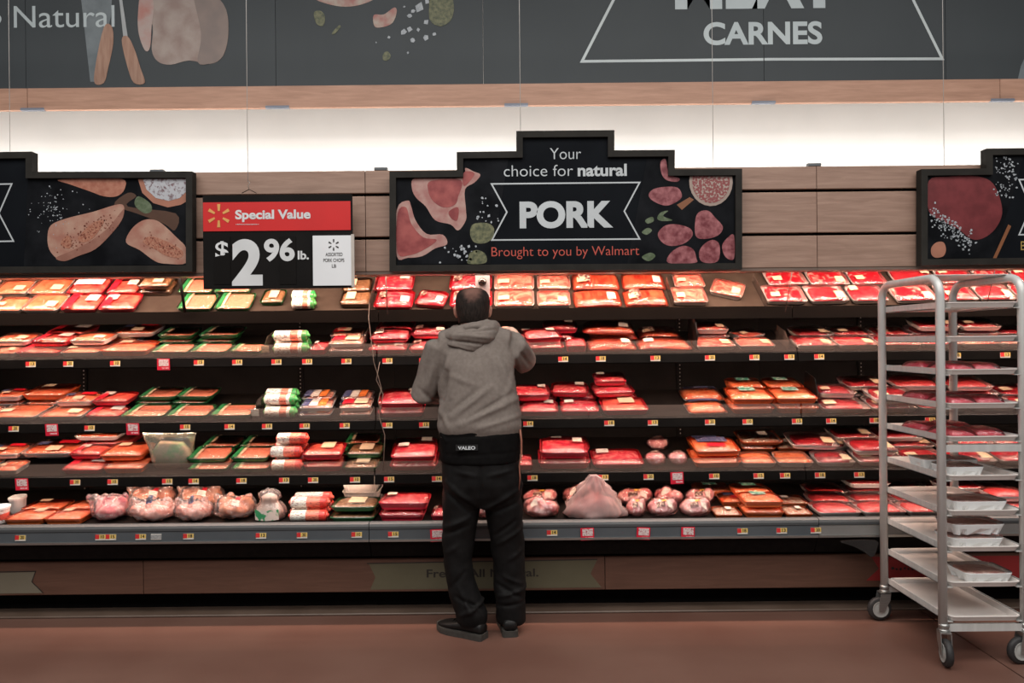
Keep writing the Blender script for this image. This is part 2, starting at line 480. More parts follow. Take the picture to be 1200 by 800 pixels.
# MEAT / CARNES, with its trapezium frame
LINEM = mat('pale_frame_line', (0.60, 0.66, 0.67), None, 3, 0.5)
meat = panels[3]
prline(panels[3], 'frame_line', [(721, -4), (682, 72), (894.5, 69.7)], 3.2, DBN, LINEM)
prline(panels[4], 'frame_line', [(895.5, 69.6), (1104, 69), (1067, -6)], 3.2, DBN, LINEM)
txt(panels[3], 'MEAT', 791, 985, 7.2, 49, DBN, LETTER, 0.045)
txt(panels[3], 'CARNES', 824.5, 963.5, 51.2, 26, DBN, LETTER, 0.03)
prt(panels[5], 'bag_print', [(1192, 95), (1196, 78), (1204, 60), (1230, 60), (1230, 95)], DBN, PBLADE, 1, False)

# thin white cables that drop from the ceiling to the signs
CABLEM = mat('white_cable', (0.62, 0.60, 0.57), None, 9, 0.4)
for i, (px, D, yb, what) in enumerate([(12, 4.02, 205, 'leftmost thin white cable, dropping behind the chicken sign'), (290.5, 3.90, 213, 'thin white cable holding up the red price sign'),
        (610.5, 4.02, 205, 'thin white cable dropping behind the pork sign'), (836, 4.02, 205, 'thin white cable just right of the pork sign peak'), (1106.5, 4.02, 205, 'rightmost thin white cable, dropping behind the beef sign')]):
    p = P(px, yb, D)
    o = MB().tube([(p.x, D, p.z), (p.x, D, 4.6)], 0.0016, 6).build('hanging_cable', CABLEM)
    tag(o, what, 'cable', 'ceiling cables')

# ================================================================== REFRIGERATED CASES (three 2.4 m cases in a row)
DF = 3.96                       # depth of the canopy fascia
zF = {k: zat(620, y, DF) for k, y in dict(t=198.0, a0=224.5, b1=228.0, b0=275.5, c1=279.0, c0=316.5, lip=320.0).items()}
# shelf: front depth, height of the front edge, tilt, run
SH = {'top': (4.33, 1.680, R(36), 0.40, 'top shelf'),
      'second': (4.26, 1.425, R(17), 0.45, 'second shelf'),
      'third': (4.21, 1.062, R(15), 0.48, 'third shelf'),
      'fourth': (4.16, 0.765, R(14), 0.52, 'fourth shelf'),
      'deck': (4.02, 0.515, R(5), 0.72, 'bottom deck')}
def onshelf(key, x, s, t):
    D, z, a, run, _ = SH[key]
    return Vector((x, D + s * math.cos(a) - t * math.sin(a), z + s * math.sin(a) + t * math.cos(a)))
caselab = ['long black refrigerated meat case on the left, holding the poultry', 'long black refrigerated meat case in the middle, behind the man', 'long black refrigerated meat case on the right, behind the aluminium rack']
LAMPM = mat('warm_lamp_tube', (0.9, 0.8, 0.7), None, 4, 0.4, emit=((1.0, 0.78, 0.62), 3.0))
SILV = mat('silver_bumper_end', (0.30, 0.30, 0.29), (0.35, 0.35, 0.34), 6, 0.4, 0.5)
SHELFW = {'top': 2.6, 'second': 3.2, 'third': 2.6, 'fourth': 2.4}  # strength of the lights added under each shelf
for bi, (x0, x1) in enumerate(BAYS):
    xc = (x0 + x1) / 2
    case = empty('refrigerated_case', (xc, 4.5, 0), label=caselab[bi], cat='display case', group='row of meat cases')
    MB().box(x0, x1, 4.90, 4.96, 0.05, 2.28).build('back_panel', BACKM, case)
    # perforated uprights on the back panel
    for fx in (0.273, 0.78):
        xx = x0 + (x1 - x0) * fx
        up = MB().box(xx - 0.018, xx + 0.018, 4.885, 4.90, 0.5, 2.2).build('slotted_upright', BLACK, case)
        sl = MB()
        for k in range(66): sl.box(xx - 0.003, xx + 0.003, 4.8838, 4.8852, 0.53 + k * 0.025, 0.538 + k * 0.025)
        tag(sl.build('slots', mat('bright_slot_edge', (0.30, 0.25, 0.21), None, 20, 0.4), up), kind='stuff')
    # canopy: roof, backing and three wood planks
    MB().box(x0, x1, 3.985, 4.96, 2.26, 2.30).build('canopy_roof', BLACK, case)
    fas = MB().box(x0, x1, DF + 0.022, DF + 0.04, zF['lip'] + 0.004, zF['t'] - 0.003).build('canopy_fascia', BLACKM, case)
    for za, zb_, in ((zF['a0'], zF['t']), (zF['b0'], zF['b1']), (zF['c0'], zF['c1'])):
        MB().bbox(x0 + 0.001, x1 - 0.001, DF, DF + 0.021, za, zb_, 0.003).build('plank', WOODF, fas)
    MB().sweep_x([(DF - 0.004, zF['lip']), (DF + 0.06, zF['lip'] - 0.004), (DF + 0.06, zF['lip'] + 0.010), (DF - 0.004, zF['c0'] - 0.002)], x0, x1).build('fascia_lip', mat('brown_metal_lip', (0.17, 0.12, 0.095), None, 8, 0.4), fas)
    MB().tube([(x0 + 0.06, 4.03, 2.14), (x1 - 0.06, 4.03, 2.14)], 0.013, 8).build('lamp_tube', LAMPM, case)
    # shelves with price channel and clear front fence
    for key in ('top', 'second', 'third', 'fourth'):
        D, z, a, run, nmx = SH[key]
        g = 0.0015
        def q(s, t):
            v = onshelf(key, 0, s, t); return (v.y, v.z)
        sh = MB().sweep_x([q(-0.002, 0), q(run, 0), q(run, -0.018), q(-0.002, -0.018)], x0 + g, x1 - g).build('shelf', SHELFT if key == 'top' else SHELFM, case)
        if key == 'top':
            MB().sweep_x([(D - 0.012, z + 0.012), (D - 0.003, z + 0.012), (D - 0.003, z - 0.058), (D - 0.010, z - 0.058)], x0 + g, x1 - g).build('price_rail', mat('brown_black_rail', (0.006, 0.0046, 0.0038), None, 9, 0.5, spec=0.08), sh)
            MB().sweep_x([(D - 0.003, z - 0.038), (D + 0.30, z - 0.010), (D + 0.30, z - 0.030), (D - 0.003, z - 0.050)], x0 + g, x1 - g).build('shelf_underside', BLACK, sh)
        else:
            MB().sweep_x([(D - 0.014, z - 0.004), (D - 0.004, z + 0.004), (D - 0.004, z - 0.058), (D - 0.020, z - 0.058), (D - 0.022, z - 0.052)], x0 + g, x1 - g).build('price_rail', RAILM, sh)
            fd = -0.003
            fh = 0.070
            n = 4
            w = (x1 - x0 - 2 * g) / n
            for k in range(n):
                MB().sweep_x([(D + fd - 0.004, z), (D + fd, z), (D + fd, z + fh), (D + fd - 0.004, z + fh)], x0 + g + k * w + 0.002, x0 + g + (k + 1) * w - 0.002).build('clear_fence', ACRYL, sh)
        ly, lz = D + 0.035, z - 0.046
        if key == 'top': ly, lz = D + 0.03, z - 0.048
        MB().sweep_x([(ly - 0.010, lz + 0.012), (ly + 0.010, lz + 0.012), (ly + 0.008, lz + 0.001), (ly - 0.008, lz + 0.001)], x0 + 0.05, x1 - 0.05).build('shelf_lamp', LAMPM, sh)  # glowing bar added under the shelf, no such fixture is visible
        area('shelf_lamp_light', (xc, ly, lz), (xc, ly + 0.20, lz - 0.26), x1 - x0 - 0.1, 0.016, SHELFW[key] * (x1 - x0), (1.0, 0.67, 0.53))  # added fill light that brightens the back rows
        for xx in (x0 + 0.012, x1 - 0.012):
            b0, b1 = onshelf(key, xx, 0.06, -0.018), onshelf(key, xx, run, -0.018)
            mb = MB()
            pr = [(b0.y, b0.z), (b1.y, b1.z), (b1.y, b1.z - 0.09), (b0.y + 0.1, b0.z - 0.012)]
            mb.sweep_x(pr, xx - 0.003, xx + 0.003).build('bracket', BLACK, sh)
    # deck pan, bumper and skirt
    D, z, a, run, _ = SH['deck']
    def q(s, t):
        v = onshelf('deck', 0, s, t); return (v.y, v.z)
    dk = MB().sweep_x([q(-0.002, 0), q(run, 0), q(run, -0.02), q(-0.002, -0.02)], x0, x1).build('deck_pan', SHELFM, case)
    bm_ = BUMPM if bi < 2 else SILV
    MB().sweep_x([(3.985, 0.527), (4.016, 0.532), (4.016, 0.43), (3.985, 0.43)], x0 + 0.001, x1 - 0.001).build('bumper_core', BLACK, dk)
    MB().sweep_x([(3.972, 0.500), (3.978, 0.512), (3.992, 0.519), (4.010, 0.519), (4.010, 0.534), (3.984, 0.534), (3.974, 0.526), (3.970, 0.514)], x0 + 0.001, x1 - 0.001).build('bumper_cap', mat('grey_rubber_cap', (0.085, 0.095, 0.100), None, 6, 0.45), dk)
    MB().sweep_x([(3.976, 0.497), (3.984, 0.497), (3.984, 0.440), (3.976, 0.440)], x0 + 0.001, x1 - 0.001).build('price_channel', bm_, dk)
    MB().sweep_x([(3.968, 0.444), (3.984, 0.444), (3.984, 0.432), (3.970, 0.432)], x0 + 0.001, x1 - 0.001).build('channel_edge', STEEL, dk)
    MB().sweep_x([(3.99, 0.43), (4.10, 0.43), (4.10, 0.335), (4.04, 0.335)], x0 + 0.001, x1 - 0.001).build('skirt', BLACK, case)
    MB().box(x0, x1, 4.20, 4.9, 0.0, 0.46).build('base_box', BLACKM, case)
    if bi != 1:
        xe = x0 - 0.04 if bi == 0 else x1
        MB().sweep_x([(4.20, 0.0), (4.96, 0.0), (4.96, 2.30), (4.0, 2.30), (4.0, 1.90), (4.34, 1.64), (4.10, 0.60), (3.99, 0.53), (3.99, 0.43), (4.06, 0.33), (4.20, 0.30)], xe, xe + 0.04).build('end_panel', BLACK, case)

# lower wood fronts, lettered with ribbons
DL = 4.08
pj = [-4.6, P(168, 672, DL).x, P(709, 672, DL).x, 4.6]
zl1, zl0 = zat(600, 652.5, DL), zat(600, 692, DL)
plab = ['low dark wood front panel at the left with the tip of a pale ribbon', 'low dark wood front panel behind the man lettered Fresh All Natural', 'low dark wood front panel at the right with a red ribbon behind the rack']
RIBG = mat('sage_ribbon_print', (0.095, 0.083, 0.048), (0.11, 0.097, 0.058), 5, 0.6)
RIBP = mat('pale_ribbon_print', (0.15, 0.13, 0.092), (0.165, 0.145, 0.105), 5, 0.6)
RIBR = mat('red_ribbon_print', (0.30, 0.02, 0.02), (0.26, 0.018, 0.018), 5, 0.6)
INK = mat('dark_ink', (0.02, 0.016, 0.014), None, 9, 0.6)
for i in range(3):
    e = empty('wood_base_panel', ((pj[i] + pj[i + 1]) / 2, DL, zl0), label=plab[i], cat='panel', group='wood fronts below the cases')
    MB().bbox(pj[i] + 0.002, pj[i + 1] - 0.002, DL, DL + 0.03, zl0, zl1, 0.004).build('board', WOODL, e)
    if i == 0:
        prt(e, 'ribbon', [(-60, 672), (41.5, 670), (37.5, 681.5), (49.5, 694.5), (-60, 696)], DL, RIBP, 1, False)
        prline(e, 'ribbon_outline', [(-40, 670.5), (42, 669), (37.5, 681.5), (51, 694.5)], 1.0, DL, INK)
    elif i == 1:
        prt(e, 'ribbon', [(432, 659.5), (700, 655), (692, 672), (705, 688), (434, 690.5), (440, 676)], DL, RIBG, 1, False)
        prline(e, 'ribbon_outline', [(430, 660), (700, 655.2)], 1.2, DL, INK)
        txt(e, 'Fresh...All Natural.', 500, 631, 675.5, 9.5, DL, INK, 0.02)
    else:
        prt(e, 'ribbon', [(1021, 652), (1300, 650), (1290, 664), (1300, 677.5), (1015, 680), (1030, 666)], DL, RIBR, 1, False)
        scatter(e, 'lettering', [(1046 + k * 4.6, 666.5 - (k % 3 == 0), 2.0) for k in range(7)], DL, INK, 2, 5)
# ================================================================== SIGNS ON THE CANOPY
FRAMEM = mat('charcoal_sign_frame', (0.020, 0.0185, 0.0165), (0.027, 0.025, 0.022), 12, 0.6, spec=0.1)
SLATE = mat('dark_slate_print', (0.0045, 0.005, 0.0062), (0.012, 0.013, 0.0155), 7, 0.6, spec=0.04, detail=8)
NAVY = mat('blue_black_print', (0.0055, 0.0065, 0.0085), (0.0075, 0.009, 0.0115), 4, 0.6, spec=0.04)
DSG = 3.91                      # sign face depth
def rect_inset(pts, d):
    """inset of a clockwise (in image space) rectilinear outline"""
    n = len(pts); out = []
    for i in range(n):
        p0, p, p1 = Vector(pts[i - 1]), Vector(pts[i]), Vector(pts[(i + 1) % n])
        a, b = (p - p0).normalized(), (p1 - p).normalized()
        n1, n2 = Vector((-a.y, a.x)), Vector((-b.y, b.x))
        nn = n1 + n2
        out.append(tuple(p + nn / nn.dot(n1) * d))
    return out
def framed_sign(outline, label, group='shaped signs on the canopy'):
    xs = [p[0] for p in outline]; ys = [p[1] for p in outline]
    c = P((max(-40, min(xs)) + min(1240, max(xs))) / 2, max(ys), DSG)
    e = empty('canopy_sign', c, label=label, cat='sign', group=group)
    inner = rect_inset(outline, 7.5)
    o3 = [P(x, y, DSG) for x, y in outline]; i3 = [P(x, y, DSG) for x, y in inner]
    n = len(o3)
    yf, yb = DSG - 0.018, DSG + 0.032
    v = [(p.x, yf, p.z) for p in o3] + [(p.x, yf, p.z) for p in i3] + [(p.x, yb, p.z) for p in o3] + [(p.x, yb, p.z) for p in i3]
    f = []
    for i in range(n):
        j = (i + 1) % n
        f += [(i, j, n + j, n + i), (i, 2 * n + i, 2 * n + j, j), (n + i, n + j, 3 * n + j, 3 * n + i), (2 * n + i, 3 * n + i, 3 * n + j, 2 * n + j)]
    MB().add(v, f).build('frame', FRAMEM, e)
    MB().prism_xz([(p.x, p.z) for p in [P(x, y, DSG) for x, y in rect_inset(outline, 6.5)]], DSG, DSG + 0.02).build('panel', NAVY, e)
    return e
RAW1 = mat('printed_pork_chop', (0.20, 0.026, 0.028), (0.34, 0.075, 0.068), 17, 0.5, detail=6)
RAW1F = mat('printed_chop_fat', (0.42, 0.26, 0.225), (0.33, 0.14, 0.125), 20, 0.5)
RAW2 = mat('printed_pork_cube', (0.13, 0.012, 0.020), (0.34, 0.115, 0.125), 30, 0.5, detail=9)
RAW3 = mat('printed_chicken_breast', (0.42, 0.25, 0.185), (0.33, 0.14, 0.10), 14, 0.5)
RAW3D = mat('printed_seasoning', (0.30, 0.10, 0.06), (0.42, 0.20, 0.13), 90, 0.5)
RAW4 = mat('printed_beef_steak', (0.115, 0.011, 0.014), (0.17, 0.022, 0.026), 15, 0.5, detail=7)
PTERRA = mat('printed_terracotta_bowl', (0.36, 0.15, 0.095), None, 12, 0.5)
PSALTB = mat('printed_salt_and_pepper', (0.42, 0.43, 0.46), (0.16, 0.10, 0.11), 70, 0.5, lo=0.52, hi=0.66)
PCRUMB = mat('printed_salt_grains', (0.30, 0.33, 0.36), (0.16, 0.17, 0.19), 160, 0.5)
PSPICE = mat('printed_peppercorns', (0.22, 0.05, 0.05), (0.36, 0.30, 0.26), 80, 0.5, lo=0.5, hi=0.6)
PRED = mat('red_orange_lettering', (0.50, 0.075, 0.050), None, 5, 0.5)
POR = mat('printed_orange_wood', (0.22, 0.08, 0.03), None, 10, 0.5)
PLEAF = mat('printed_parsley', (0.055, 0.085, 0.035), (0.13, 0.165, 0.10), 40, 0.5)

# --- pork sign in the middle
pork = framed_sign([(457, 201.5), (535.5, 200.6), (535.5, 179), (605, 178), (605, 154.5), (719.5, 153.5), (719.5, 177), (790, 176.5), (790, 199), (868.5, 198.5), (868.5, 316), (457, 318.5)],
                   'stepped black PORK sign with raw chops and pork cubes')
prt(pork, 'slate_print', [(465, 208), (542, 207), (545, 186), (596, 186), (575, 309), (465, 310)], DSG, SLATE, 1, False)
prt(pork, 'slate_print', [(758, 186), (783, 186), (783, 206), (860, 206), (860, 308), (735, 309)], DSG, SLATE, 1, False)
prt(pork, 'pork_chop_print', [(484, 210), (500, 209), (543, 208), (545, 197), (555, 201), (563, 205), (556, 214), (545, 222), (546, 245), (546, 258), (537, 270), (528, 263), (510, 258), (499, 242), (488, 232), (483, 222)], DSG, RAW1F, 2)
prt(pork, 'lean_meat_print', [(505, 212), (540, 211), (537, 230), (533, 240), (520, 243), (508, 236), (502, 224)], DSG, RAW1, 3)
prt(pork, 'lean_meat_print', [(545, 201), (556, 203), (550, 213), (544, 218), (542, 210)], DSG, RAW1, 3)
prt(pork, 'lean_meat_print', [(526, 248), (537, 243), (536, 258), (529, 256)], DSG, RAW1, 3)
prt(pork, 'pork_chop_print', [(465, 246), (478, 235), (482, 242), (487, 258), (500, 274), (519, 275), (524, 286), (510, 291), (495, 300), (478, 302), (465, 300)], DSG, RAW1F, 2)
prt(pork, 'lean_meat_print', [(466, 250), (476, 243), (482, 262), (496, 278), (512, 281), (498, 292), (480, 299), (466, 296)], DSG, RAW1, 3)
prt(pork, 'artichoke_print', [(551, 275), (553, 264), (562, 261), (573, 262), (579, 268), (577, 279), (568, 285), (556, 284)], DSG, PGREEN, 2)
prt(pork, 'artichoke_print', [(549, 303), (551, 296), (560, 293), (569, 298), (569, 308), (549, 309)], DSG, PGREEN, 2)
rr = random.Random(5)
scatter(pork, 'salt_print', [(rr.gauss(568, 7), rr.uniform(232, 262), rr.uniform(0.8, 2.2)) for _ in range(16)] + [(rr.gauss(541, 8), rr.uniform(288, 308), rr.uniform(0.8, 2.4)) for _ in range(24)], DSG, PSALT, 2, 4)
prt(pork, 'bowl_print', [(833 + 25.5 * math.cos(a), 213 + 28.5 * math.sin(a)) for a in [k * math.pi / 12 - 0.22 for k in range(0, 15)]], DSG, mat('printed_cream_bowl', (0.34, 0.26, 0.22), None, 9, 0.5), 2, False)
prt(pork, 'peppercorn_print', [(833 + 22 * math.cos(a), 213 + 25 * math.sin(a)) for a in [k * math.pi / 12 - 0.2 for k in range(0, 15)]], DSG, PSPICE, 3, False)
prt(pork, 'wood_spoon_print', [(793, 240), (808, 231), (813, 234), (799, 246)], DSG, POR, 2, False)
for pts in ([(774, 190), (780, 187), (784, 204), (796, 209), (793, 213), (781, 211), (775, 203)], [(760, 229), (765, 222), (778, 219), (794, 220), (799, 230), (792, 237), (780, 241), (766, 236)],
            [(771, 273), (780, 264), (794, 263), (809, 268), (811, 277), (800, 286), (784, 288), (774, 282)], [(815, 256), (820, 248), (830, 247), (838, 255), (847, 266), (841, 276), (825, 280), (815, 276)],
            [(783, 308), (786, 296), (800, 288), (812, 292), (816, 303), (814, 308)], [(819, 296), (825, 286), (835, 281), (843, 287), (841, 306), (823, 307)], [(846, 288), (853, 278), (860, 276), (860, 303), (850, 301)]):
    prt(pork, 'pork_cube_print', pts, DSG, RAW2, 2)
for pts in ([(770, 256), (774, 249), (783, 247), (777, 253), (788, 258), (776, 259)], [(752, 272), (759, 267), (764, 270), (758, 275)], [(756, 258), (764, 254), (766, 259), (759, 262)], [(752, 301), (762, 296), (768, 300), (760, 306)]):
    prt(pork, 'parsley_print', pts, DSG, PLEAF, 2)
SG = mat('sign_white_lettering', (0.50, 0.54, 0.56), None, 4, 0.5)
txt(pork, 'Your', 644.5, 681, 186.5, 14, DSG, SG, -0.008)
txt(pork, 'choice for', 590.5, 671.5, 206.5, 14, DSG, SG, -0.008)
txt(pork, 'natural', 677, 734.5, 205.8, 14, DSG, SG, 0.03)
txt(pork, 'PORK', 609, 718.5, 265.2, 29.5, DSG, SG, 0.045)
txt(pork, 'Brought to you by Walmart', 576, 749, 299.5, 11.5, DSG, PRED, -0.006)
prline(pork, 'ribbon_outline', [(576, 215.5), (749.5, 213.8), (731.5, 247.5), (749.5, 280), (576.5, 281.2), (594, 248.5)], 1.7, DSG, SG, True)

# --- chicken sign at the left edge (runs on out of the frame)
chk = framed_sign([(-330, 206), (-150, 204), (-150, 181), (40, 178.5), (40, 202), (227, 201.5), (227, 318.5), (-330, 323)], 'stepped black sign with raw chicken breasts at the left edge')
prt(chk, 'slate_print', [(33, 210), (219, 209), (219, 310), (28, 312)], DSG, SLATE, 1, False)
prt(chk, 'meat_print', [(68, 211), (95, 209.5), (143, 209.5), (146, 222), (137, 230), (122, 230), (105, 224), (82, 216)], DSG, mat('printed_seasoned_meat', (0.30, 0.10, 0.06), (0.40, 0.17, 0.11), 40, 0.5), 2)
prt(chk, 'chicken_breast_print', [(56, 278), (60, 264), (78, 256), (110, 248), (132, 241), (143, 239.5), (146, 245), (143, 258), (130, 275), (112, 292), (92, 300), (76, 306), (66, 302), (58, 292)], DSG, RAW3, 2)
prt(chk, 'chicken_breast_print', [(148, 284), (154, 269), (166, 259), (178, 257), (190, 262), (208, 279), (218, 290), (218.5, 308), (196, 309), (182, 306), (164, 293)], DSG, RAW3, 2)
for pts in ([(72, 283), (80, 276), (84, 283), (82, 291), (74, 289)], [(92, 279), (108, 262), (122, 258), (118, 268), (108, 280), (98, 284)], [(168, 284), (176, 277), (196, 283), (214, 294), (212, 302), (196, 300), (182, 292)]):
    prt(chk, 'seasoning_print', pts, DSG, RAW3D, 3)
rr = random.Random(21)
dots = [(76 + t * 58 + rr.gauss(0, 4), 287 - t * 30 + rr.gauss(0, 6), rr.uniform(0.5, 1.2)) for t in [rr.random() for _ in range(110)]]
scatter(chk, 'seasoning_dots', dots, DSG, mat('printed_red_pepper', (0.16, 0.035, 0.02), (0.24, 0.07, 0.04), 60, 0.5), 4, 3)
dots = [(170 + t * 44 + rr.gauss(0, 3), 281 + t * 17 + rr.gauss(0, 4), rr.uniform(0.5, 1.1)) for t in [rr.random() for _ in range(70)]]
scatter(chk, 'seasoning_dots', [q for q in dots if q[0] < 217], DSG, _M['printed_red_pepper'], 4, 4)
prt(chk, 'breast_shade_print', [(66, 302), (76, 306), (92, 300), (112, 292), (130, 275), (143, 258), (146, 245), (141, 250), (126, 268), (104, 284), (84, 294)], DSG, mat('printed_breast_shade', (0.24, 0.10, 0.07), (0.30, 0.14, 0.10), 14, 0.5), 3)
prt(chk, 'bowl_print', [(162, 210), (167, 226), (180, 238), (197, 243), (212, 240), (219, 236), (219, 209.5)], DSG, PTERRA, 2, False)
prt(chk, 'salt_print', [(168, 210), (172, 222), (183, 232), (198, 235.5), (211, 232), (218, 225), (218, 210)], DSG, PSALTB, 3, False)
prt(chk, 'herb_print', [(158, 236), (163, 230), (176, 238), (178, 247), (170, 250), (160, 243)], DSG, PLEAF, 2)
prt(chk, 'board_print', [(134, 240), (150, 226), (160, 230), (150, 242), (206, 250), (205, 270), (192, 262), (160, 250)], DSG, mat('printed_brown_board', (0.075, 0.03, 0.014), None, 20, 0.5), 1.5)
rr = random.Random(9)
scatter(chk, 'pepper_print', [(rr.gauss(63, 12), rr.gauss(247, 17), rr.uniform(0.4, 1.1)) for _ in range(90) if True], DSG, PSALT, 2.6, 4)
prline(chk, 'ribbon_outline', [(-60, 217), (14, 215.5), (-1, 250), (16, 282.5), (-60, 284)], 1.7, DSG, SG, False)

# --- beef sign at the right edge (runs on out of the frame)
bef = framed_sign([(1077.5, 199), (1153.5, 198), (1153.5, 175), (1330, 173), (1330, 196), (1480, 195), (1480, 306), (1077.5, 311.5)], 'stepped black sign with a raw beef steak at the right edge')
prt(bef, 'slate_print', [(1087, 207), (1160, 206), (1163, 183), (1200, 182), (1164, 302), (1087, 303)], DSG, SLATE, 1, False)
prt(bef, 'steak_print', [(1088, 212), (1110, 207), (1140, 206), (1160, 212), (1170, 228), (1174, 250), (1166, 268), (1152, 279), (1138, 280), (1122, 268), (1104, 259), (1088, 247)], DSG, RAW4, 2)
rr = random.Random(12)
salt = [(rr.gauss(1177, 7), rr.uniform(184, 232), rr.uniform(0.5, 1.6)) for _ in range(90)] + [(1089 + t * 50 + rr.gauss(0, 4), 252 + t * 34 + rr.gauss(0, 7), rr.uniform(0.5, 1.7)) for t in [rr.random() for _ in range(170)]]
scatter(bef, 'salt_print', [p for p in salt if 1088 < p[0] < 1196 and 184 < p[1] < 301], DSG, PSALT, 3, 4)
prt(bef, 'tomato_print', [(1091, 290), (1097, 284), (1105, 284), (1108, 292), (1105, 300), (1096, 302), (1091, 298)], DSG, PTERRA, 4)
prt(bef, 'knife_print', [(1181, 263), (1184.5, 265), (1167, 303), (1163, 303)], DSG, POR, 3, False)
prline(bef, 'ribbon_outline', [(1260, 209), (1194, 210.5), (1208, 243), (1194, 275), (1260, 274)], 1.7, DSG, SG, False)
txt(bef, 'B', 1196, 1202, 293, 11, DSG, mat('printed_gold_letter', (0.36, 0.25, 0.07), None, 5, 0.5))

# --- hanging price sign
DPS = 3.86
ps = empty('price_sign', P(326, 338, DPS), label='hanging black price sign with red Special Value header', cat='sign')
BPL = mat('black_sign_plastic', (0.009, 0.0085, 0.0082), (0.012, 0.011, 0.0105), 6, 0.5, spec=0.06)
def prect(parent, name, x0, x1, y0, y1, D, d0, d1, m):
    a, b = P(x0, (y0 + y1) / 2, D), P(x1, (y0 + y1) / 2, D)
    t, bt = P((x0 + x1) / 2, y0, D), P((x0 + x1) / 2, y1, D)
    return MB().box(a.x, b.x, D + d0, D + d1, bt.z, t.z).build(name, m, parent)
prect(ps, 'board', 238, 413, 228, 338, DPS, 0, 0.012, BPL)
for x0 in (251, 271, 328):
    prect(ps, 'digit_sleeve', x0, x0 + 19, 277, 333, DPS, -0.003, 0, mat('sleeve_plastic', (0.010, 0.009, 0.0085), None, 5, 0.5, spec=0.06))
prect(ps, 'red_header', 238.3, 411, 236.5, 270.3, DPS, -0.004, 0, mat('red_header_print', (0.60, 0.012, 0.012), (0.55, 0.011, 0.011), 5, 0.45))
DH = DPS - 0.004
SPK = mat('yellow_spark_print', (0.72, 0.36, 0.10), None, 5, 0.5)
def spark(parent, cx, cy, r0, r1, w, D, m, layer=1):
    for k in range(6):
        a = math.pi / 2 + k * math.pi / 3
        ca, sa = math.cos(a), math.sin(a)
        pts = [(cx + ca * r0 - sa * w * .6, cy + sa * r0 + ca * w * .6), (cx + ca * r1 - sa * w, cy + sa * r1 + ca * w), (cx + ca * r1 + sa * w, cy + sa * r1 - ca * w), (cx + ca * r0 + sa * w * .6, cy + sa * r0 - ca * w * .6)]
        prt(parent, 'spark_ray', pts, D, m, layer, False)
spark(ps, 256.5, 252.7, 5.5, 13.6, 1.9, DH, SPK)
WL = mat('white_sign_lettering', (0.66, 0.68, 0.69), None, 5, 0.5)
txt(ps, 'Special Value', 275.8, 364, 256, 10.5, DH, WL, 0.035, 1)
scatter(ps, 'small_print', [(277 + k * 2.0, 262.8, 0.8) for k in range(14)], DH, WL, 1, 8)
txt(ps, '$', 252.5, 268, 302, 20, DPS - 0.003, WL, 0.018, 1)
txt(ps, '2', 272, 308, 331.5, 51, DPS - 0.003, WL, 0.045, 1)
txt(ps, '96', 309.5, 345.5, 304.5, 25, DPS - 0.003, WL, 0.035, 1)
txt(ps, 'lb.', 349, 362, 303.5, 10, DPS - 0.003, WL, 0.03, 1)
prect(ps, 'white_card', 367, 413, 276, 334.5, DPS, -0.006, -0.001, PAPER)
prect(ps, 'card_edge', 412, 415.5, 274.5, 336.5, DPS, -0.008, 0.004, mat('clear_card_edge', (0.55, 0.50, 0.45), None, 7, 0.3))
spark(ps, 391, 286.8, 3, 6.6, 0.9, DPS - 0.006, INK)
for s, x0, x1, y in (('ASSORTED', 381.5, 401.5, 300), ('PORK CHOPS', 379, 403.5, 306.8), ('LB', 389, 394, 313.5)):
    txt(ps, s, x0, x1, y, 4.2, DPS - 0.006, INK, 0.01, 1)
hk = [P(283, 226, DPS), P(291.5, 221.5, DPS), P(300, 226, DPS)]
MB().tube([(p.x, DPS + 0.006, p.z) for p in hk], 0.002, 6).build('hanger', BLACK, ps)
hk = [P(291.5, 221.5, DPS), P(290, 217, DPS), P(292.5, 214, DPS), P(291, 212, DPS)]
MB().tube([(p.x, DPS + 0.006, p.z) for p in hk], 0.0015, 6).build('hook', STEEL, ps)
tag(ps, None, None, None)

# little clip on the fascia over the chicken sign, and dome sensor under the canopy
GCL = mat('grey_clip', (0.10, 0.11, 0.12), None, 9, 0.4)
for px, wh in ((183, 'above the chicken sign'), (446, 'just left of the pork sign'), (955, 'between the pork and beef signs')):
    p = P(px, 199, DF)
    tag(MB().bbox(p.x - 0.035, p.x + 0.035, DF, DF + 0.03, zF['t'] + 0.0005, zF['t'] + 0.018, 0.003).build('joint_clip', GCL), 'small grey clip on top of the canopy ' + wh, 'clip', 'clips on the canopy')
dm = empty('dome_sensor', P(564, 333, 4.10), label='white square plate with a dark dome above the man', cat='sensor')
prect(dm, 'plate', 557, 574, 321, 348, 4.10, 0, 0.008, PAPER)
c = P(565.2, 330.5, 4.10)
mb = MB()
rg = []
for i in range(6):
    a = i / 5 * math.pi / 2
    rg.append([(c.x + 0.024 * math.cos(a) * math.cos(k * math.tau / 16), 4.10 - 0.022 * math.sin(a) - 0.0005, c.z + 0.024 * math.cos(a) * math.sin(k * math.tau / 16)) for k in range(16)])
mb.rings(rg).build('dome', mat('smoked_dome', (0.035, 0.022, 0.018), None, 9, 0.15, coat=0.6), dm)
MB().tube([(c.x, 4.104, P(564, 321, 4.1).z - 0.002), (c.x, 4.104, 1.93), (c.x, 4.006, 1.93)], 0.004, 6).build('bracket', STEEL, dm)
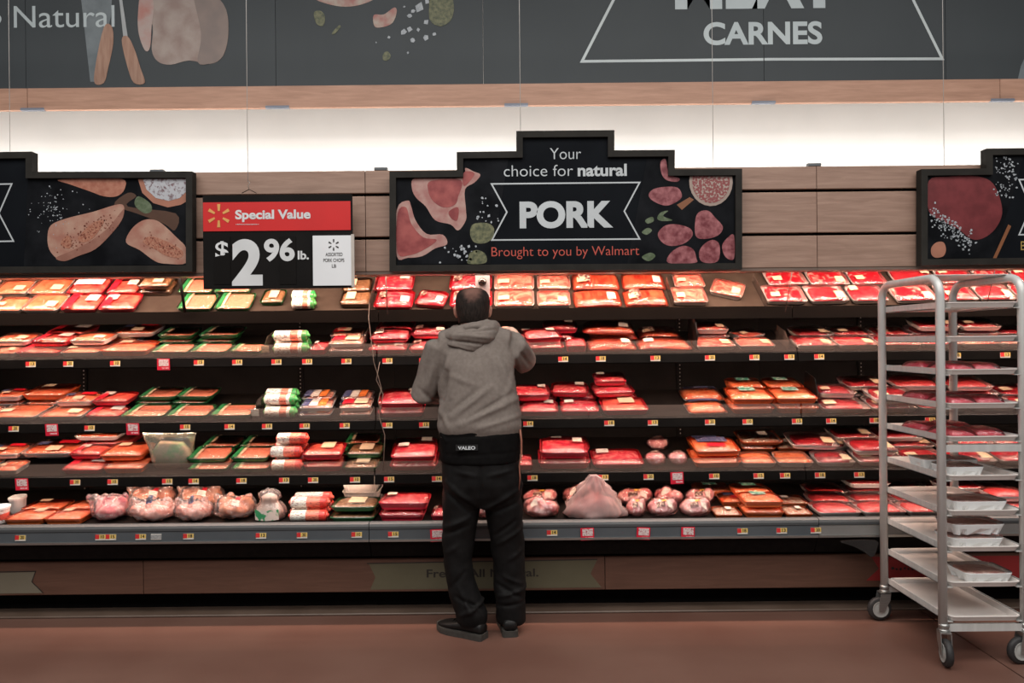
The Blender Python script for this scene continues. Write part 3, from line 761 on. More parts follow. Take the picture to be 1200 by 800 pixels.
# ================================================================== PRODUCTS
def nz(x, y, z, s): return noise.noise(Vector((x * s, y * s, z * s)))
def sup(w, d, th, e=5.0):
    c, s = math.cos(th), math.sin(th)
    return (w / 2 * math.copysign(abs(c) ** (2 / e), c), d / 2 * math.copysign(abs(s) ** (2 / e), s))
NT = 28
def sheet(w, d, zf, nr=7, e=5.0, skirt=None, jag=0.0, seed=0):
    """rounded-rectangle sheet with height zf(x,y,r); optional vertical skirt below the rim"""
    v = [(0, 0, zf(0, 0, 0))]
    f = []
    for i in range(1, nr + 1):
        r = (i / nr) ** 0.8
        for k in range(NT):
            x, y = sup(w * r, d * r, k * math.tau / NT, e)
            j = 1 + jag * nz(x, y, seed, 60) * r
            v.append((x * j, y * j, zf(x, y, r)))
    if skirt is not None:
        for k in range(NT):
            x, y = sup(w * 0.97, d * 0.96, k * math.tau / NT, e)
            v.append((x, y, skirt))
        nr += 1
    for k in range(NT):
        f.append((0, 1 + k, 1 + (k + 1) % NT))
    for i in range(nr - 1):
        a = 1 + i * NT; b = a + NT
        for k in range(NT):
            f.append((a + k, b + k, b + (k + 1) % NT, a + (k + 1) % NT))
    return MB().add(v, f, True)
def traymesh(w, d, h, m, notch=0):
    rg = []
    for sc, z in ((0.86, 0.0), (0.90, 0.004), (0.985, h - 0.003), (1.0, h), (0.985, h + 0.0015), (0.955, h - 0.001), (0.87, 0.006)):
        ring = []
        for k in range(NT * (2 if notch else 1)):
            n = NT * (2 if notch else 1)
            x, y = sup(w * sc, d * sc, k * math.tau / n, 9.0)
            ring.append((x, y, z))
        rg.append(ring)
    return MB().rings(rg, False, True).mesh('tray', m)
def patch(zf, x0, x1, y0, y1, m, name, n=3, lift=0.0012):
    v = []
    for j in range(n + 1):
        for i in range(n + 1):
            x = x0 + (x1 - x0) * i / n; y = y0 + (y1 - y0) * j / n
            v.append((x, y, zf(x, y) + lift))
    f = [(j * (n + 1) + i, j * (n + 1) + i + 1, (j + 1) * (n + 1) + i + 1, (j + 1) * (n + 1) + i) for j in range(n) for i in range(n)]
    return MB().add(v, f, True).mesh(name, m)

FOAMW = mat('white_foam', (0.78, 0.72, 0.68), (0.82, 0.77, 0.73), 60, 0.55)
FOAMR = mat('red_foam', (0.62, 0.012, 0.040), (0.68, 0.022, 0.055), 60, 0.45)
FOAMG = mat('green_foam', (0.018, 0.17, 0.045), (0.026, 0.21, 0.06), 60, 0.5)
FOAMO = mat('orange_foam', (0.78, 0.15, 0.028), (0.84, 0.19, 0.04), 60, 0.45)
FOAMC = mat('brown_clear_tray', (0.13, 0.07, 0.035), (0.17, 0.09, 0.05), 40, 0.3)
FOAMK = mat('grey_plastic_tray', (0.45, 0.42, 0.38), (0.50, 0.47, 0.43), 40, 0.4)
CHICK = mat('raw_chicken', (0.74, 0.125, 0.045), (0.84, 0.26, 0.125), 16, 0.4, detail=6, dist=1.2)
CHICKR = mat('raw_chicken_rosy', (0.72, 0.055, 0.045), (0.84, 0.19, 0.115), 16, 0.4, detail=6, dist=1.2)
PORKM = mat('raw_pork', (0.60, 0.020, 0.048), (0.84, 0.27, 0.23), 17, 0.38, detail=5, dist=2.2, lo=0.46, hi=0.66)
BEEFM = mat('raw_beef', (0.40, 0.010, 0.022), (0.60, 0.055, 0.060), 15, 0.38, detail=5, dist=1.4, lo=0.35, hi=0.75)
STEAKM = mat('marbled_steak', (0.48, 0.010, 0.022), (0.82, 0.42, 0.34), 11, 0.38, detail=4, dist=3.2, lo=0.54, hi=0.66)
MINCEM = mat('minced_beef', (0.46, 0.012, 0.028), (0.70, 0.10, 0.09), 130, 0.45, detail=2, bump=0.8, bsc=120)
PINKM = mat('pale_pork_slices', (0.74, 0.085, 0.06), (0.86, 0.34, 0.235), 12, 0.38, detail=4, dist=2.4, lo=0.42, hi=0.62)
RIBM = mat('pork_ribs', (0.42, 0.022, 0.012), (0.66, 0.14, 0.06), 13, 0.3, detail=5, dist=1.0, st=(3.0, 0.7, 1))
TURK = mat('ground_turkey', (0.74, 0.19, 0.105), (0.84, 0.35, 0.22), 120, 0.5, detail=2)
SAUS = mat('sausage_meat', (0.78, 0.13, 0.035), (0.84, 0.28, 0.12), 55, 0.4, detail=3, lo=0.42, hi=0.58)
BACON = mat('bacon_strips', (0.45, 0.07, 0.05), (0.75, 0.45, 0.33), 22, 0.4, st=(0.4, 5, 1), lo=0.42, hi=0.55)
BROWNM = mat('brown_crumb_meat', (0.20, 0.085, 0.035), (0.40, 0.20, 0.09), 110, 0.5, lo=0.45, hi=0.6)
MIXM = mat('vegetable_meat_mix', (0.42, 0.10, 0.06), (0.55, 0.50, 0.36), 75, 0.45, lo=0.44, hi=0.56)
STICK = mat('white_sticker', (0.66, 0.58, 0.50), (0.36, 0.28, 0.24), 90, 0.5, st=(0.5, 3.0, 1), lo=0.52, hi=0.60)
STICKY = mat('cream_sticker', (0.68, 0.50, 0.32), (0.44, 0.30, 0.19), 90, 0.5, st=(0.5, 3.0, 1), lo=0.55, hi=0.62)
LRED = mat('red_label', (0.68, 0.014, 0.030), (0.62, 0.012, 0.025), 30, 0.4, coat=0.3)
LBLUE = mat('dark_blue_label', (0.05, 0.05, 0.12), (0.22, 0.22, 0.28), 90, 0.45, lo=0.55, hi=0.6)
LGREEN = mat('teal_green_label', (0.03, 0.20, 0.12), (0.55, 0.60, 0.50), 60, 0.45, lo=0.5, hi=0.56)
LORNG = mat('orange_label', (0.80, 0.22, 0.045), (0.74, 0.17, 0.035), 30, 0.4, coat=0.3)
LYEL = mat('yellow_disc_label', (0.80, 0.42, 0.06), None, 30, 0.4)
LDARK = mat('dark_printed_label', (0.10, 0.03, 0.025), (0.55, 0.42, 0.32), 70, 0.45, lo=0.52, hi=0.58)

W0, D0 = 0.22, 0.175           # nominal pack
PROTO = {}
def tray_proto(key, *a, **k):
    one_tray(key, *a, **k)
    k = dict(k); k['seed'] = k.get('seed', 0) + 50
    k['labels'] = [(n_, m_, -x1, -x0, y0 * 0.8 + 0.03, y1 * 0.8 + 0.03) if n_ == 'sticker' else (n_, m_, x0, x1, y0, y1) for n_, m_, x0, x1, y0, y1 in k.get('labels', ())]
    one_tray(key + '~', *a, **k)
def one_tray(key, trm, meatm, th=0.028, mh=0.012, labels=(), filmm=FILM, w=W0, d=D0, lump=0.006, lsc=28, steps=0, body=0.88, edge=0.010, seed=0):
    def zm(x, y, r=None):
        rr_ = r if r is not None else min(1.0, max(abs(2 * x / w), abs(2 * y / d)))
        z = th - 0.004 + mh * (1 - rr_ ** 4) + lump * (nz(x, y, seed + 3.3, lsc))
        if steps: z += 0.006 * (((x / w + 0.5) * steps + 0.35 * y / d) % 1.0 - 0.5)
        return max(z, 0.012)
    def zf(x, y, r=None):
        rr_ = r if r is not None else min(1.0, max(abs(2 * x / w), abs(2 * y / d)))
        base = th - 0.004 + (mh + lump * 0.7) * (1 - rr_ ** 6) + 0.0045
        return max(base, th + 0.001) + 0.0012 * nz(x, y, seed + 9.1, 70)
    parts = [('tray', traymesh(w, d, th, trm), None),
             ('meat', sheet(w * body, d * body, zm, 7, 6.5, 0.008, 0.08 if steps == 0 else 0.16, seed).mesh('meat', meatm), None),
             ('film', sheet(w * 1.004, d * 1.004, zf, 7, 8.0, th * 0.45, 0, seed).mesh('film', filmm), None)]
    for (nm_, m_, x0, x1, y0, y1) in labels:
        parts.append((nm_, patch(lambda x, y: zf(x, y), x0 * w, x1 * w, y0 * d, y1 * d, m_, nm_), 2))
    PROTO[key] = dict(parts=parts, w=w, d=d, h=th + mh + lump * 0.75 + 0.0045)
S_ = ('sticker', STICK, 0.10, 0.36, -0.30, 0.02)
S2_ = ('sticker', STICKY, 0.12, 0.40, -0.36, -0.06)
tray_proto('pch', FOAMW, CHICK, labels=[S2_], seed=1)
tray_proto('pch2', FOAMW, CHICK, labels=[('sticker', STICKY, -0.05, 0.22, -0.40, -0.12), ('red_label', LRED, 0.02, 0.40, 0.05, 0.26), ('blue_label', LBLUE, -0.36, -0.14, -0.05, 0.16)], seed=2)
tray_proto('pcr', FOAMR, CHICKR, labels=[('sticker', STICK, 0.08, 0.40, -0.05, 0.32), ('red_label', LRED, -0.42, -0.18, -0.44, 0.42)], seed=3)
tray_proto('pcw', FOAMR, CHICKR, mh=0.016, labels=[('white_label', PAPER, -0.38, 0.38, -0.10, 0.44)], seed=4)
tray_proto('org', FOAMO, CHICK, th=0.034, labels=[('sticker', STICKY, 0.0, 0.26, 0.05, 0.36)], seed=5)
tray_proto('orl', FOAMO, SAUS, th=0.034, labels=[('green_label', LGREEN, -0.22, 0.16, 0.0, 0.36)], seed=6)
tray_proto('orb', FOAMO, SAUS, th=0.034, labels=[('blue_label', LBLUE, -0.36, 0.30, 0.02, 0.40), ('red_label', LRED, -0.2, 0.2, -0.3, -0.1)], seed=7)
tray_proto('orw', FOAMW, SAUS, th=0.030, filmm=FILM, labels=[], seed=8)
tray_proto('grn', FOAMG, TURK, th=0.026, mh=0.007, lump=0.003, labels=[('green_label', FOAMG, -0.43, -0.30, -0.46, 0.46), ('cream_band', STICKY, -0.29, -0.22, -0.46, 0.46)], seed=9)
tray_proto('gnl', FOAMG, BROWNM, th=0.026, mh=0.008, labels=[('sticker', STICKY, -0.15, 0.22, -0.25, 0.30)], seed=10)
tray_proto('red', FOAMR, PORKM, th=0.030, mh=0.014, labels=[('sticker', STICK, 0.14, 0.38, 0.06, 0.38)], seed=11)
tray_proto('rd2', FOAMR, PORKM, th=0.026, mh=0.018, lump=0.009, labels=[('dark_label', LDARK, -0.40, -0.20, -0.10, 0.24), ('sticker', STICK, 0.18, 0.40, -0.34, -0.02)], seed=12)
tray_proto('rdl', FOAMR, PORKM, th=0.040, mh=0.010, labels=[('sticker', STICK, 0.20, 0.40, 0.10, 0.42)], seed=13)
tray_proto('pnk', FOAMW, PINKM, steps=4, lump=0.004, labels=[('sticker', STICKY, 0.14, 0.38, -0.38, 0.0)], seed=14)
tray_proto('pn2', FOAMW, PINKM, lump=0.007, labels=[S2_], seed=15)
tray_proto('bef', FOAMW, BEEFM, body=0.78, lump=0.008, labels=[('sticker', STICKY, 0.16, 0.40, -0.40, -0.04)], seed=16)
tray_proto('bf2', FOAMW, STEAKM, body=0.84, lump=0.006, labels=[('sticker', STICKY, 0.14, 0.36, -0.42, -0.12)], seed=17)
tray_proto('bf3', FOAMW, BEEFM, body=0.84, steps=5, lump=0.003, labels=[('sticker', STICKY, 0.20, 0.42, 0.06, 0.40)], seed=18)
tray_proto('bf4', FOAMW, MINCEM, body=0.82, mh=0.016, lump=0.006, labels=[], seed=19)
tray_proto('rib', RIBM, RIBM, th=0.012, mh=0.026, lump=0.010, lsc=18, body=0.98, labels=[('sticker', STICK, 0.20, 0.38, -0.28, 0.12)], seed=20)
tray_proto('rb2', RIBM, RIBM, th=0.012, mh=0.028, lump=0.012, lsc=16, body=0.98, labels=[('dark_label', LDARK, -0.36, -0.12, -0.2, 0.3), ('sticker', STICKY, 0.20, 0.40, -0.34, 0.04)], seed=21)
tray_proto('clr', FOAMC, BROWNM, labels=[('sticker', STICKY, 0.0, 0.30, -0.34, 0.30)], seed=22)
tray_proto('bac', PAPER, BACON, th=0.022, mh=0.008, labels=[('blue_label', LBLUE, -0.46, -0.22, -0.4, 0.4), ('white_label', STICK, -0.20, 0.04, -0.4, 0.4), ('orange_label', LORNG, 0.08, 0.30, -0.4, 0.4)], seed=23)
tray_proto('bcr', FOAMW, BACON, th=0.022, mh=0.008, labels=[('sticker', STICKY, -0.05, 0.35, -0.2, 0.36), ('red_label', LRED, -0.44, -0.10, -0.2, 0.3)], seed=24)
tray_proto('rdp', FOAMR, CHICKR, th=0.034, mh=0.010, labels=[('cream_label', STICKY, -0.10, 0.24, -0.1, 0.42)], seed=25)
tray_proto('mix', FOAMO, MIXM, th=0.022, mh=0.010, labels=[('sticker', STICK, 0.0, 0.20, -0.1, 0.2)], seed=26)
tray_proto('sau', FOAMW, SAUS, th=0.010, mh=0.030, lump=0.010, lsc=34, body=0.96, labels=[('blue_label', LBLUE, -0.40, 0.36, 0.12, 0.44)], seed=27)
tray_proto('flt', mat('wrapped_meat_edge', (0.80, 0.30, 0.32), (0.84, 0.40, 0.40), 20, 0.4), mat('bright_wrapped_beef', (0.80, 0.05, 0.11), (0.88, 0.22, 0.24), 14, 0.38, detail=5, dist=1.6), th=0.008, mh=0.018, lump=0.004, lsc=22, body=0.97, steps=3, labels=[], seed=28)

# lumpy packs: several joints or pieces melted together under plastic
from mathutils.bvhtree import BVHTree
def remeshed(name, mb, voxel, smooth=4, fac=0.5):
    me = mb.mesh('tmp', None)
    o = bpy.data.objects.new('tmp', me); col.objects.link(o)
    md = o.modifiers.new('r', 'REMESH'); md.mode = 'VOXEL'; md.voxel_size = voxel; md.use_smooth_shade = True
    if smooth:
        sm = o.modifiers.new('s', 'SMOOTH'); sm.iterations = smooth; sm.factor = fac
    dg = bpy.context.evaluated_depsgraph_get()
    out = bpy.data.meshes.new_from_object(o.evaluated_get(dg))
    bpy.data.objects.remove(o); bpy.data.meshes.remove(me)
    out.name = name
    out.polygons.foreach_set('use_smooth', [True] * len(out.polygons))
    return out
def ellip(mb, c, r, ang=0.0, n=14):
    ca, sa = math.cos(ang), math.sin(ang)
    rg = []
    for i in range(1, n // 2 + 1):
        t = math.pi * (i - 0.5) / (n // 2)
        ring = []
        for k in range(n):
            x, y, z = r[0] * math.cos(t), r[1] * math.sin(t) * math.cos(k * math.tau / n), r[2] * math.sin(t) * math.sin(k * math.tau / n)
            ring.append((c[0] + x * ca - y * sa, c[1] + x * sa + y * ca, max(0.001, c[2] + z)))
        rg.append(ring)
    mb.rings(rg)
def crumple(me, amp, sc, seed):
    nv = [v.normal.copy() for v in me.vertices]
    for v, n in zip(me.vertices, nv):
        p = v.co
        r = abs(nz(p.x, p.y, p.z + seed, sc)) + 0.5 * abs(nz(p.x, p.y, p.z + seed + 7, sc * 2.1))
        v.co += n * amp * (0.55 - r) * (1 if p.z > 0.006 else 0)
def lumpy(w, d, h, m, fm, labels, key, seed, count=5, vox=0.006, infl=1.10, camp=0.010, csc=26, tuft=False):
    rr_ = random.Random(seed)
    spec = []
    for k in range(count):
        rx_ = w * rr_.uniform(0.20, 0.30) if count > 2 else w * 0.36
        ry_ = d * rr_.uniform(0.20, 0.30) if count > 2 else d * 0.40
        rz_ = h * rr_.uniform(0.30, 0.42) if count > 3 else h * 0.5
        x = (-0.5 + (k + 0.5) / count) * (w - 2 * rx_) * 1.25 if count > 1 else 0
        y = rr_.uniform(-1, 1) * (d / 2 - ry_)
        z = rz_ * 0.9 + (h - 2 * rz_) * rr_.random() * (1 - abs(2 * x / w) ** 2)
        x = max(-w / 2 + rx_, min(w / 2 - rx_, x))
        spec.append(((x, y, z), (rx_, ry_, rz_), rr_.uniform(-0.8, 0.8)))
    spec.append(((0, 0, h * 0.34), (w * 0.42, d * 0.42, h * 0.34), 0))
    a = MB(); b = MB()
    for c, r, an in spec:
        ellip(a, c, [q * 0.95 for q in r], an); ellip(b, (c[0], c[1], c[2] * 1.02), [q * infl for q in r], an)
    ellip(b, (0, 0, h * 0.28), (w * 0.5, d * 0.5, h * 0.28))
    if tuft:
        ellip(b, (0, 0, h * 0.46), (w * 0.50, d * 0.48, h * 0.50))
        for k in range(3):
            x = w * (-0.40 + 0.40 * k + rr_.uniform(-0.06, 0.06))
            b.tube([(x * 0.7, 0.0, h * 0.5), (x, -d * 0.10, h * 0.95), (x * 1.12, -d * rr_.uniform(0.05, 0.3), h * rr_.uniform(1.05, 1.28))], [0.045, 0.022, 0.010], 8)
    ma = remeshed('meat', a, vox, 2); crumple(ma, 0.006, 30, seed); ma.materials.append(m)
    mb_ = remeshed('film', b, vox, 3); crumple(mb_, camp, csc, seed + 3); mb_.materials.append(fm)
    bv = BVHTree.FromPolygons([v.co for v in mb_.vertices], [tuple(p.vertices) for p in mb_.polygons])
    def zt(x, y):
        hit = bv.ray_cast(Vector((x, y, 1)), Vector((0, 0, -1)))
        return hit[0].z if hit[0] is not None else 0.01
    parts = [('meat', ma, None), ('film', mb_, None)]
    for (nm_, m_, x0, x1, y0, y1) in labels:
        parts.append((nm_, patch(zt, x0 * w, x1 * w, y0 * d, y1 * d, m_, nm_, 4, 0.003), 1))
    PROTO[key] = dict(parts=parts, w=w, d=d, h=h + 0.004)
PORKB = mat('pork_shoulder', (0.66, 0.13, 0.14), (0.84, 0.44, 0.40), 15, 0.38, detail=6, dist=1.6)
lumpy(0.22, 0.19, 0.105, PORKB, FILM, [('dark_label', LDARK, -0.22, 0.05, -0.36, -0.16), ('yellow_label', LYEL, -0.02, 0.12, -0.16, -0.02), ('sticker', STICK, 0.12, 0.30, -0.36, -0.2)], 'vac', 31, 5, infl=1.06, camp=0.012, csc=20)
lumpy(0.20, 0.19, 0.11, PORKB, FILM, [('sticker', STICK, -0.3, -0.12, -0.3, -0.12)], 'vc2', 32, 4, infl=1.06, camp=0.012, csc=20)
lumpy(0.24, 0.20, 0.105, mat('bagged_chicken_legs', (0.78, 0.24, 0.17), (0.86, 0.50, 0.42), 12, 0.4, detail=5, dist=1.5), BAGF, [('blue_label', LBLUE, -0.10, 0.05, -0.25, -0.08)], 'bag', 33, 6, camp=0.022, csc=17, tuft=True)
lumpy(0.24, 0.20, 0.115, mat('bagged_chicken_thighs', (0.80, 0.22, 0.08), (0.88, 0.42, 0.24), 10, 0.4, detail=5, dist=1.2), BAGF, [('red_label', LRED, 0.12, 0.22, -0.26, -0.10), ('sticker', STICK, 0.05, 0.24, -0.42, -0.27)], 'bgo', 34, 4, camp=0.020, csc=16, tuft=True)
lumpy(0.22, 0.18, 0.125, mat('bagged_rosy_chicken', (0.66, 0.04, 0.09), (0.86, 0.42, 0.38), 9, 0.4, detail=5, dist=2.0), BAGF, [], 'bgr', 35, 3, camp=0.022, csc=17, tuft=True)
lumpy(0.14, 0.16, 0.060, PORKB, FILM, [('dark_label', LDARK, -0.2, 0.2, 0.05, 0.3)], 'lnk', 36, 2)

# tall gathered bags
def tallbag(key, w, h, prof, iprof, inner, fm, disc=None, seed=0, dy=0.72, lean=0.0, fold_=0.14, dx=0.0, crm=0.010):
    def ring(r, z, k0, am, n=52):
        out = []
        for k in range(n):
            th = k * math.tau / n
            rr_ = w * r * (1 + am * (abs(nz(math.cos(th), math.sin(th), z * 2.2 + seed + k0, 2.6)) * 3 - 0.6))
            out.append((rr_ * math.cos(th) + dx * z, rr_ * dy * math.sin(th) - lean * z, h * z))
        return out
    fmesh = MB().rings([ring(r, z, 0, fold_ * (0.35 + z)) for r, z in prof], True, True).mesh('bag', fm)
    crumple(fmesh, crm, 24, seed)
    imesh = MB().rings([ring(r, z, 5, 0.12) for r, z in iprof], True, True).mesh('meat', inner)
    parts = [('meat', imesh, None), ('bag', fmesh, None)]
    if disc:
        v, f = [], []
        for j in range(5):
            for i in range(7):
                th = -math.pi / 2 + (i / 6 - 0.5) * 1.5
                z = 0.05 + 0.36 * j / 4
                v.append((w * 0.56 * math.cos(th), w * 0.56 * dy * math.sin(th) - 0.004, h * z))
        f = [(j * 7 + i, j * 7 + i + 1, (j + 1) * 7 + i + 1, (j + 1) * 7 + i) for j in range(4) for i in range(6)]
        parts.append(('label', MB().add(v, f, True).mesh('label', disc), 1))
    PROTO[key] = dict(parts=parts, w=w, d=w * dy, h=h)
tallbag('tbg', 0.20, 0.165, [(0.40, 0.0), (0.49, 0.04), (0.50, 0.22), (0.45, 0.40), (0.34, 0.52), (0.29, 0.62), (0.33, 0.74), (0.32, 0.86), (0.22, 0.95), (0.12, 1.0)],
        [(0.36, 0.012), (0.44, 0.05), (0.44, 0.22), (0.38, 0.40), (0.26, 0.52), (0.24, 0.62), (0.24, 0.74), (0.10, 0.84)],
        mat('pale_bagged_turkey', (0.76, 0.50, 0.40), (0.86, 0.70, 0.60), 30, 0.5), BAGF, mat('green_white_bag_label', (0.05, 0.32, 0.13), (0.80, 0.66, 0.58), 22, 0.4, lo=0.47, hi=0.52), 2, 0.72, 0.0, 0.12)
tallbag('tbw', 0.36, 0.245, [(0.46, 0.0), (0.50, 0.04), (0.49, 0.12), (0.46, 0.22), (0.41, 0.34), (0.345, 0.46), (0.285, 0.58), (0.22, 0.70), (0.165, 0.81), (0.11, 0.91), (0.08, 0.97), (0.05, 1.0)],
        [(0.40, 0.012), (0.44, 0.06), (0.40, 0.22), (0.28, 0.40), (0.10, 0.50)],
        mat('pink_bagged_pork', (0.70, 0.20, 0.20), (0.84, 0.46, 0.42), 9, 0.5), film('frosted_bag_plastic', (1, 0.97, 0.96), 0.04, 0.25, milk=0.36, milkc=(0.90, 0.66, 0.62), bump=1.0, bsc=20), None, 7, 0.46, 0.055, 0.22, -0.01, 0.014)
# green-white clear gusset bag
def gusset(key):
    w, h, d = 0.30, 0.20, 0.12
    def ring(sx, sy, z, k0):
        out = []
        for k in range(24):
            x, y = sup(w * sx, d * sy, k * math.tau / 24, 3.0)
            j = 1 + 0.08 * nz(x * 20, y * 20, z * 30 + k0, 1)
            out.append((x * j, y * j, z))
        return out
    b = MB().rings([ring(0.72, 0.9, 0.0, 0), ring(0.76, 1.0, 0.05, 0), ring(0.80, 0.8, 0.11, 0), ring(0.92, 0.35, 0.165, 0), ring(1.0, 0.10, h, 0)], True, True).mesh('bag', film('green_tinted_bag', (0.93, 1.0, 0.90), 0.12, 0.14, milk=0.20, milkc=(0.74, 0.78, 0.62), bump=1.0, bsc=24))
    i_ = MB().rings([ring(0.64, 0.8, 0.006, 4), ring(0.70, 0.9, 0.05, 4), ring(0.66, 0.7, 0.10, 4), ring(0.45, 0.4, 0.14, 4)], True, True).mesh('meat', mat('turkey_pieces', (0.80, 0.48, 0.36), (0.40, 0.50, 0.24), 16, 0.5, lo=0.50, hi=0.66))
    crumple(b, 0.016, 22, 4); crumple(i_, 0.014, 26, 9)
    PROTO[key] = dict(parts=[('meat', i_, None), ('bag', b, None)], w=w * 0.8, d=d, h=h)
gusset('gus')
# chubs: printed rolls with crimped ends, lying along x
def chub(key, m, endm, r=0.031, L=0.20):
    prof = [(-0.5, 0.10), (-0.485, 0.34), (-0.465, 0.30), (-0.44, 0.80), (-0.41, 1.0), (-0.2, 1.0), (0, 1.0), (0.2, 1.0), (0.41, 1.0), (0.44, 0.80), (0.465, 0.30), (0.485, 0.34), (0.5, 0.10)]
    rg = [[(L * t, r * k * math.cos(a * math.tau / 18) * 1.15, r + r * k * math.sin(a * math.tau / 18)) for a in range(18)] for t, k in prof]
    body = MB().rings(rg[3:10], True, True).mesh('roll', m)
    e1 = MB().rings(rg[:4], True, True).mesh('crimped_end', endm)
    e2 = MB().rings(rg[9:], True, True).mesh('crimped_end', endm)
    PROTO[key] = dict(parts=[('roll', body, None), ('crimped_end', e1, 0), ('crimped_end', e2, 0)], w=L, d=r * 2.3, h=2 * r)
CW, CRD, CG = (0.80, 0.76, 0.68), (0.70, 0.05, 0.035), (0.03, 0.30, 0.07)
chub('chg', bands('green_white_wrapper', 0, [(-0.1, CG), (-0.085, CW), (0.0, (0.72, 0.22, 0.14)), (0.04, CW), (0.06, CG)], textsc=70), mat('green_wrap_end', (0.03, 0.28, 0.06), (0.10, 0.42, 0.10), 60, 0.35))
chub('chr', bands('red_white_wrapper', 0, [(-0.1, CRD), (-0.085, CW), (-0.01, (0.76, 0.20, 0.13)), (0.055, CRD)], textsc=70), mat('red_wrap_end', (0.70, 0.05, 0.035), (0.80, 0.13, 0.08), 60, 0.35))
chub('cht', bands('teal_white_wrapper', 0, [(-0.1, CRD), (-0.085, (0.42, 0.55, 0.52)), (0.05, CRD)], textsc=70), _M['red_wrap_end'])
# tubs
def tub(key, m, lidm):
    rg = [[(0.052 * k * math.cos(a * math.tau / 20), 0.052 * k * math.sin(a * math.tau / 20), z) for a in range(20)] for k, z in ((0.82, 0), (0.84, 0.003), (0.97, 0.078), (0.97, 0.080))]
    lg = [[(0.055 * k * math.cos(a * math.tau / 20), 0.055 * k * math.sin(a * math.tau / 20), z) for a in range(20)] for k, z in ((1, 0.079), (1, 0.090), (0.95, 0.092), (0.90, 0.089))]
    PROTO[key] = dict(parts=[('cup', MB().rings(rg, True).mesh('cup', m), None), ('lid', MB().rings(lg, False).mesh('lid', lidm), None)], w=0.11, d=0.11, h=0.092)
tub('tub', bands('white_red_tub', 2, [(-0.01, (0.78, 0.74, 0.70)), (0.022, (0.70, 0.10, 0.07)), (0.056, (0.78, 0.74, 0.70))], textsc=90), PAPER)
tub('tbc', mat('cloudy_tub', (0.55, 0.55, 0.54), None, 20, 0.3), mat('cloudy_lid', (0.62, 0.62, 0.60), None, 20, 0.3))
# ribbed grey tray
def ribtray(key):
    w, d, h = 0.22, 0.16, 0.055
    rg = []
    for sc, z, am in ((0.84, 0, 0.012), (0.96, h - 0.008, 0.012), (1.0, h - 0.006, 0), (1.0, h, 0), (0.95, h - 0.002, 0), (0.82, 0.004, 0)):
        ring = []
        for k in range(80):
            x, y = sup(w * sc, d * sc, k * math.tau / 80, 9.0)
            j = 1 - (am if (k // 2) % 2 else 0) * 2
            ring.append((x * j, y * j, z))
        rg.append(ring)
    PROTO[key] = dict(parts=[('tray', MB().rings(rg, False).mesh('tray', FOAMK), None)], w=w, d=d, h=0.055)
ribtray('rbt')

DESC = {'pch': ('peach chicken pack in white foam tray', 'meat pack'), 'pch2': ('chicken tray with red and blue labels', 'meat pack'), 'pcr': ('red-banded tray of rosy chicken', 'meat pack'),
        'pcw': ('red tray of chicken under a white label', 'meat pack'), 'org': ('orange tray of chicken', 'meat pack'), 'orl': ('orange sausage tray with green label', 'meat pack'),
        'orb': ('orange sausage tray with blue and red label', 'meat pack'), 'orw': ('white tray of orange sausage', 'meat pack'), 'grn': ('green tray of pale ground turkey', 'meat pack'),
        'gnl': ('green tray with dark brown contents', 'meat pack'), 'red': ('red foam tray of pork', 'meat pack'), 'rd2': ('red pork pack with dark label', 'meat pack'), 'rdl': ('deep red tray of pork', 'meat pack'),
        'pnk': ('white tray of sliced pale pork', 'meat pack'), 'pn2': ('white tray of pink pork', 'meat pack'), 'bef': ('white tray of dark red beef', 'meat pack'), 'bf2': ('white tray of marbled steak', 'meat pack'),
        'bf3': ('white tray of beef strips', 'meat pack'), 'bf4': ('white tray of bright red minced beef', 'meat pack'), 'rib': ('rack of dark red ribs', 'meat pack'), 'rb2': ('rack of ribs with dark label', 'meat pack'),
        'clr': ('clear tray of brown crumbed meat', 'meat pack'), 'bac': ('bacon pack with blue and orange labels', 'meat pack'), 'bcr': ('bacon pack with red label', 'meat pack'), 'rdp': ('red pack with cream label', 'meat pack'),
        'mix': ('tray of mixed meat and vegetables', 'meat pack'), 'sau': ('clear bag of sausages with blue label', 'meat pack'), 'flt': ('flat film-wrapped red meat pack', 'meat pack'), 'vac': ('shrink-wrapped pork shoulder with yellow label', 'meat pack'),
        'vc2': ('lumpy shrink-wrapped pork joint', 'meat pack'), 'bag': ('milky bag of chicken legs', 'meat bag'), 'bgo': ('bag of orange chicken thighs with sticker', 'meat bag'), 'bgr': ('bag of rosy red chicken', 'meat bag'),
        'lnk': ('shrink-wrapped pork link', 'meat pack'), 'tbg': ('tied white bag with green label', 'meat bag'), 'tbw': ('tall frosted white bag of pork', 'meat bag'), 'gus': ('open clear bag with green tint', 'meat bag'),
        'chg': ('white and green printed meat roll', 'meat roll'), 'chr': ('red and white printed meat roll', 'meat roll'), 'cht': ('teal and red printed meat roll', 'meat roll'), 'tub': ('white and red tub', 'tub'), 'tbc': ('cloudy lidded tub', 'tub'), 'rbt': ('empty ribbed grey tray', 'tray')}
NAMES = {'meat pack': 'meat_pack', 'meat bag': 'meat_bag', 'meat roll': 'meat_roll', 'tub': 'food_tub', 'tray': 'plastic_tray'}
def instance(key, loc, rot, scale):
    pr = PROTO[key + '~'] if key + '~' in PROTO and random.random() < 0.45 else PROTO[key]
    root = empty(NAMES[DESC[key][1]], loc, rot)
    root.scale = scale
    made = []
    for nm_, me, par in pr['parts']:
        o = mobj(nm_, me, root if par is None else made[par])
        made.append(o)
    return root

